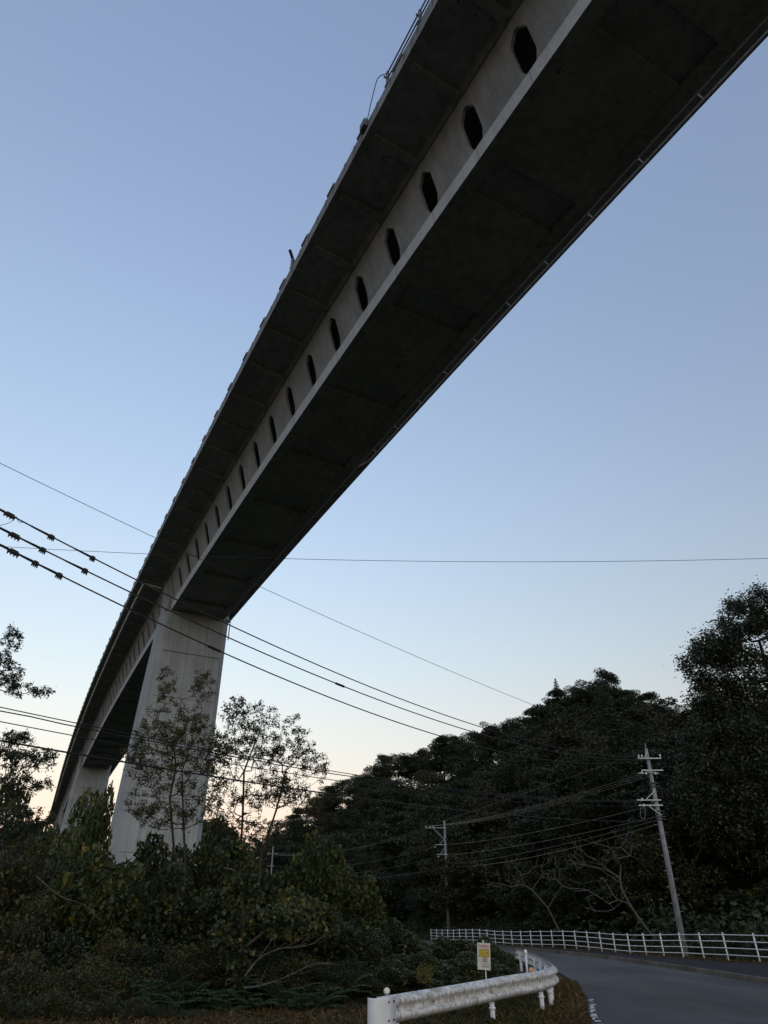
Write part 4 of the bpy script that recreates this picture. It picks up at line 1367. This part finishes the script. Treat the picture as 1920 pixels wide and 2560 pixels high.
for (a, Ya, b, mid, w_), sps in zip(thick, spc):
    o, f = wire(at(*a, Ya), at(*b, YR - .15), mid, .020, M['cable'], f'{w_} of the three thick black wires running to the top arm of the right pole', .35, 0, 60)
    for px, L in sps:
        ss = min((i / 1500 for i in range(1500)), key=lambda s: abs(project(f(s))[0] - px))
        p = f(ss); d = (f(ss + .002) - f(ss - .002)).normalized()
        dn = Vector((0, 0, -1)); dn = (dn - d * dn.dot(d)).normalized(); sdv = d.cross(dn)
        m = MB()
        m.box(p + dn * .02, L, .06, .075, d, sdv, dn)
        m.box(p - dn * .005, L * .72, .07, .08, d, sdv, dn)
        for k in range(4): m.box(p + d * (L * (-.44 + .29 * k)) + dn * .075, .024, .03, .06, d, sdv, dn)
        m.build('spacer', M['cable'], o)
        m = MB(); m.tube([p - d * (L * .5 + .5), p - d * L * .5], [.023, .034], 5); m.build('sleeve', M['cable'], o)
    for px in ((840 if w_ == 'middle' else 520),):
        ss = min((i / 1500 for i in range(1500)), key=lambda s: abs(project(f(s))[0] - px))
        m = MB(); m.tube([f(ss), f(ss + .008)], .04, 6); m.build('sleeve', M['cable'], o)
# slack tie hanging from the uppermost one
m = MB(); m.tube(smooth_line([at(-40, 1325, 14.6), at(0, 1314, 14.6), at(25, 1306, 14.6), at(41, 1292, 14.6), at(46, 1304, 14.6), at(58, 1306, 14.6)], 5), .008, 4)
tag(m.build('tie_wire', M['cable']), 'thin slack wire looping below the thick wires at the left edge', 'wire')
wire(at(0, 1158, 19), at(1614, 1868, YR), (810, 1540), .011, M['cable'], 'single thin wire slanting down to the tip of the right pole', .3)
wire(at(0, 1366, 26), at(1920, 1396, 26), (1100, 1404), .011, M['cable'], 'thin wire crossing the whole view almost level in front of the viaduct', .2, .2)
wire(at(0, 1768, 17), at(1592, 2001, YR - .2), (960, 1948), .014, M['cable'], 'upper of the wires from the left edge to the arms low on the right pole', .4)
wire(at(0, 1777, 17), at(1600, 2003, YR - .2), (960, 1953), .016, M['cable'], 'slightly wavy wire just under the upper low wire', .4, 0, 60, .012)
wire(at(0, 1804, 17), at(1598, 2015, YR - .2), (960, 1968), .013, M['cable'], 'third low wire ending at the lower arm of the right pole', .4)
wire(at(0, 1852, 16), at(1643, 2053, YR - .2), (960, 2003), .022, M['cable'], 'thick low cable sagging across the trees to the right pole', .4)
m_ = M['cable_bare']
for k, (a, b, mid, lab) in enumerate((((1598, 1936), (1086, 2064), (1350, 2012), 'upper'), ((1610, 1938), (1077, 2064), (1350, 2018), 'second'), ((1622, 1940), (1067, 2065), (1350, 2022), 'third'))):
    wire(at(*a, YR), at(*b, YC), mid, .016, m_, f'{lab} of the wires from the high arm of the right pole to the middle pole', 0, 0)
wire(at(1613, 1878, YR), at(1112, 2052, YC), None, .012, m_, 'thin earth wire joining the tips of the right and middle poles')
wire(at(1606, 2020, YR), at(1120, 2111, YC), (1350, 2078), .013, m_, 'wire from the loop on the right pole to the middle arm of the middle pole')
wire(at(1640, 2042, YR), at(1121, 2137, YC), (1350, 2104), .014, m_, 'wire sagging between the poles at the height of the lowest arm')
wire(at(1645, 2050, YR), at(1120, 2160, YC), (1350, 2124), .012, m_, 'faint wire between the poles below the lowest arm')
wire(at(1640, 2062, YR), at(1121, 2168, YC), (1350, 2140), .018, m_, 'lowest telephone cable between the right and middle poles')
for (a, b, lab) in (((1067, 2066), (672, 2134), 'upper'), ((1077, 2066), (683, 2137), 'second'), ((1086, 2067), (694, 2137), 'third')):
    wire(at(*a, YC), at(*b, YF), (880, 2122), .018, m_, f'{lab} of the wires from the middle pole to the far pole')
wire(at(1089, 2117, YC), at(683, 2165, YF), (900, 2158), .015, m_, 'wire from the middle arm of the middle pole toward the far pole')
wire(at(1097, 2141, YC), at(684, 2176, YF), (900, 2182), .015, m_, 'wire from the lowest arm of the middle pole toward the far pole')
wire(at(1112, 2170, YC), at(684, 2190, YF), (930, 2196), .02, m_, 'telephone cable sagging from the middle pole toward the far pole')
wire(at(684, 2132, YF), at(790, 2140, 128), None, .03, m_, 'pale short wire running right from the far pole')
wire(at(1640, 1934, YR), at(1760, 1956, 50), None, .013, m_, 'wire leaving the right pole toward the trees at right', 0, .5)
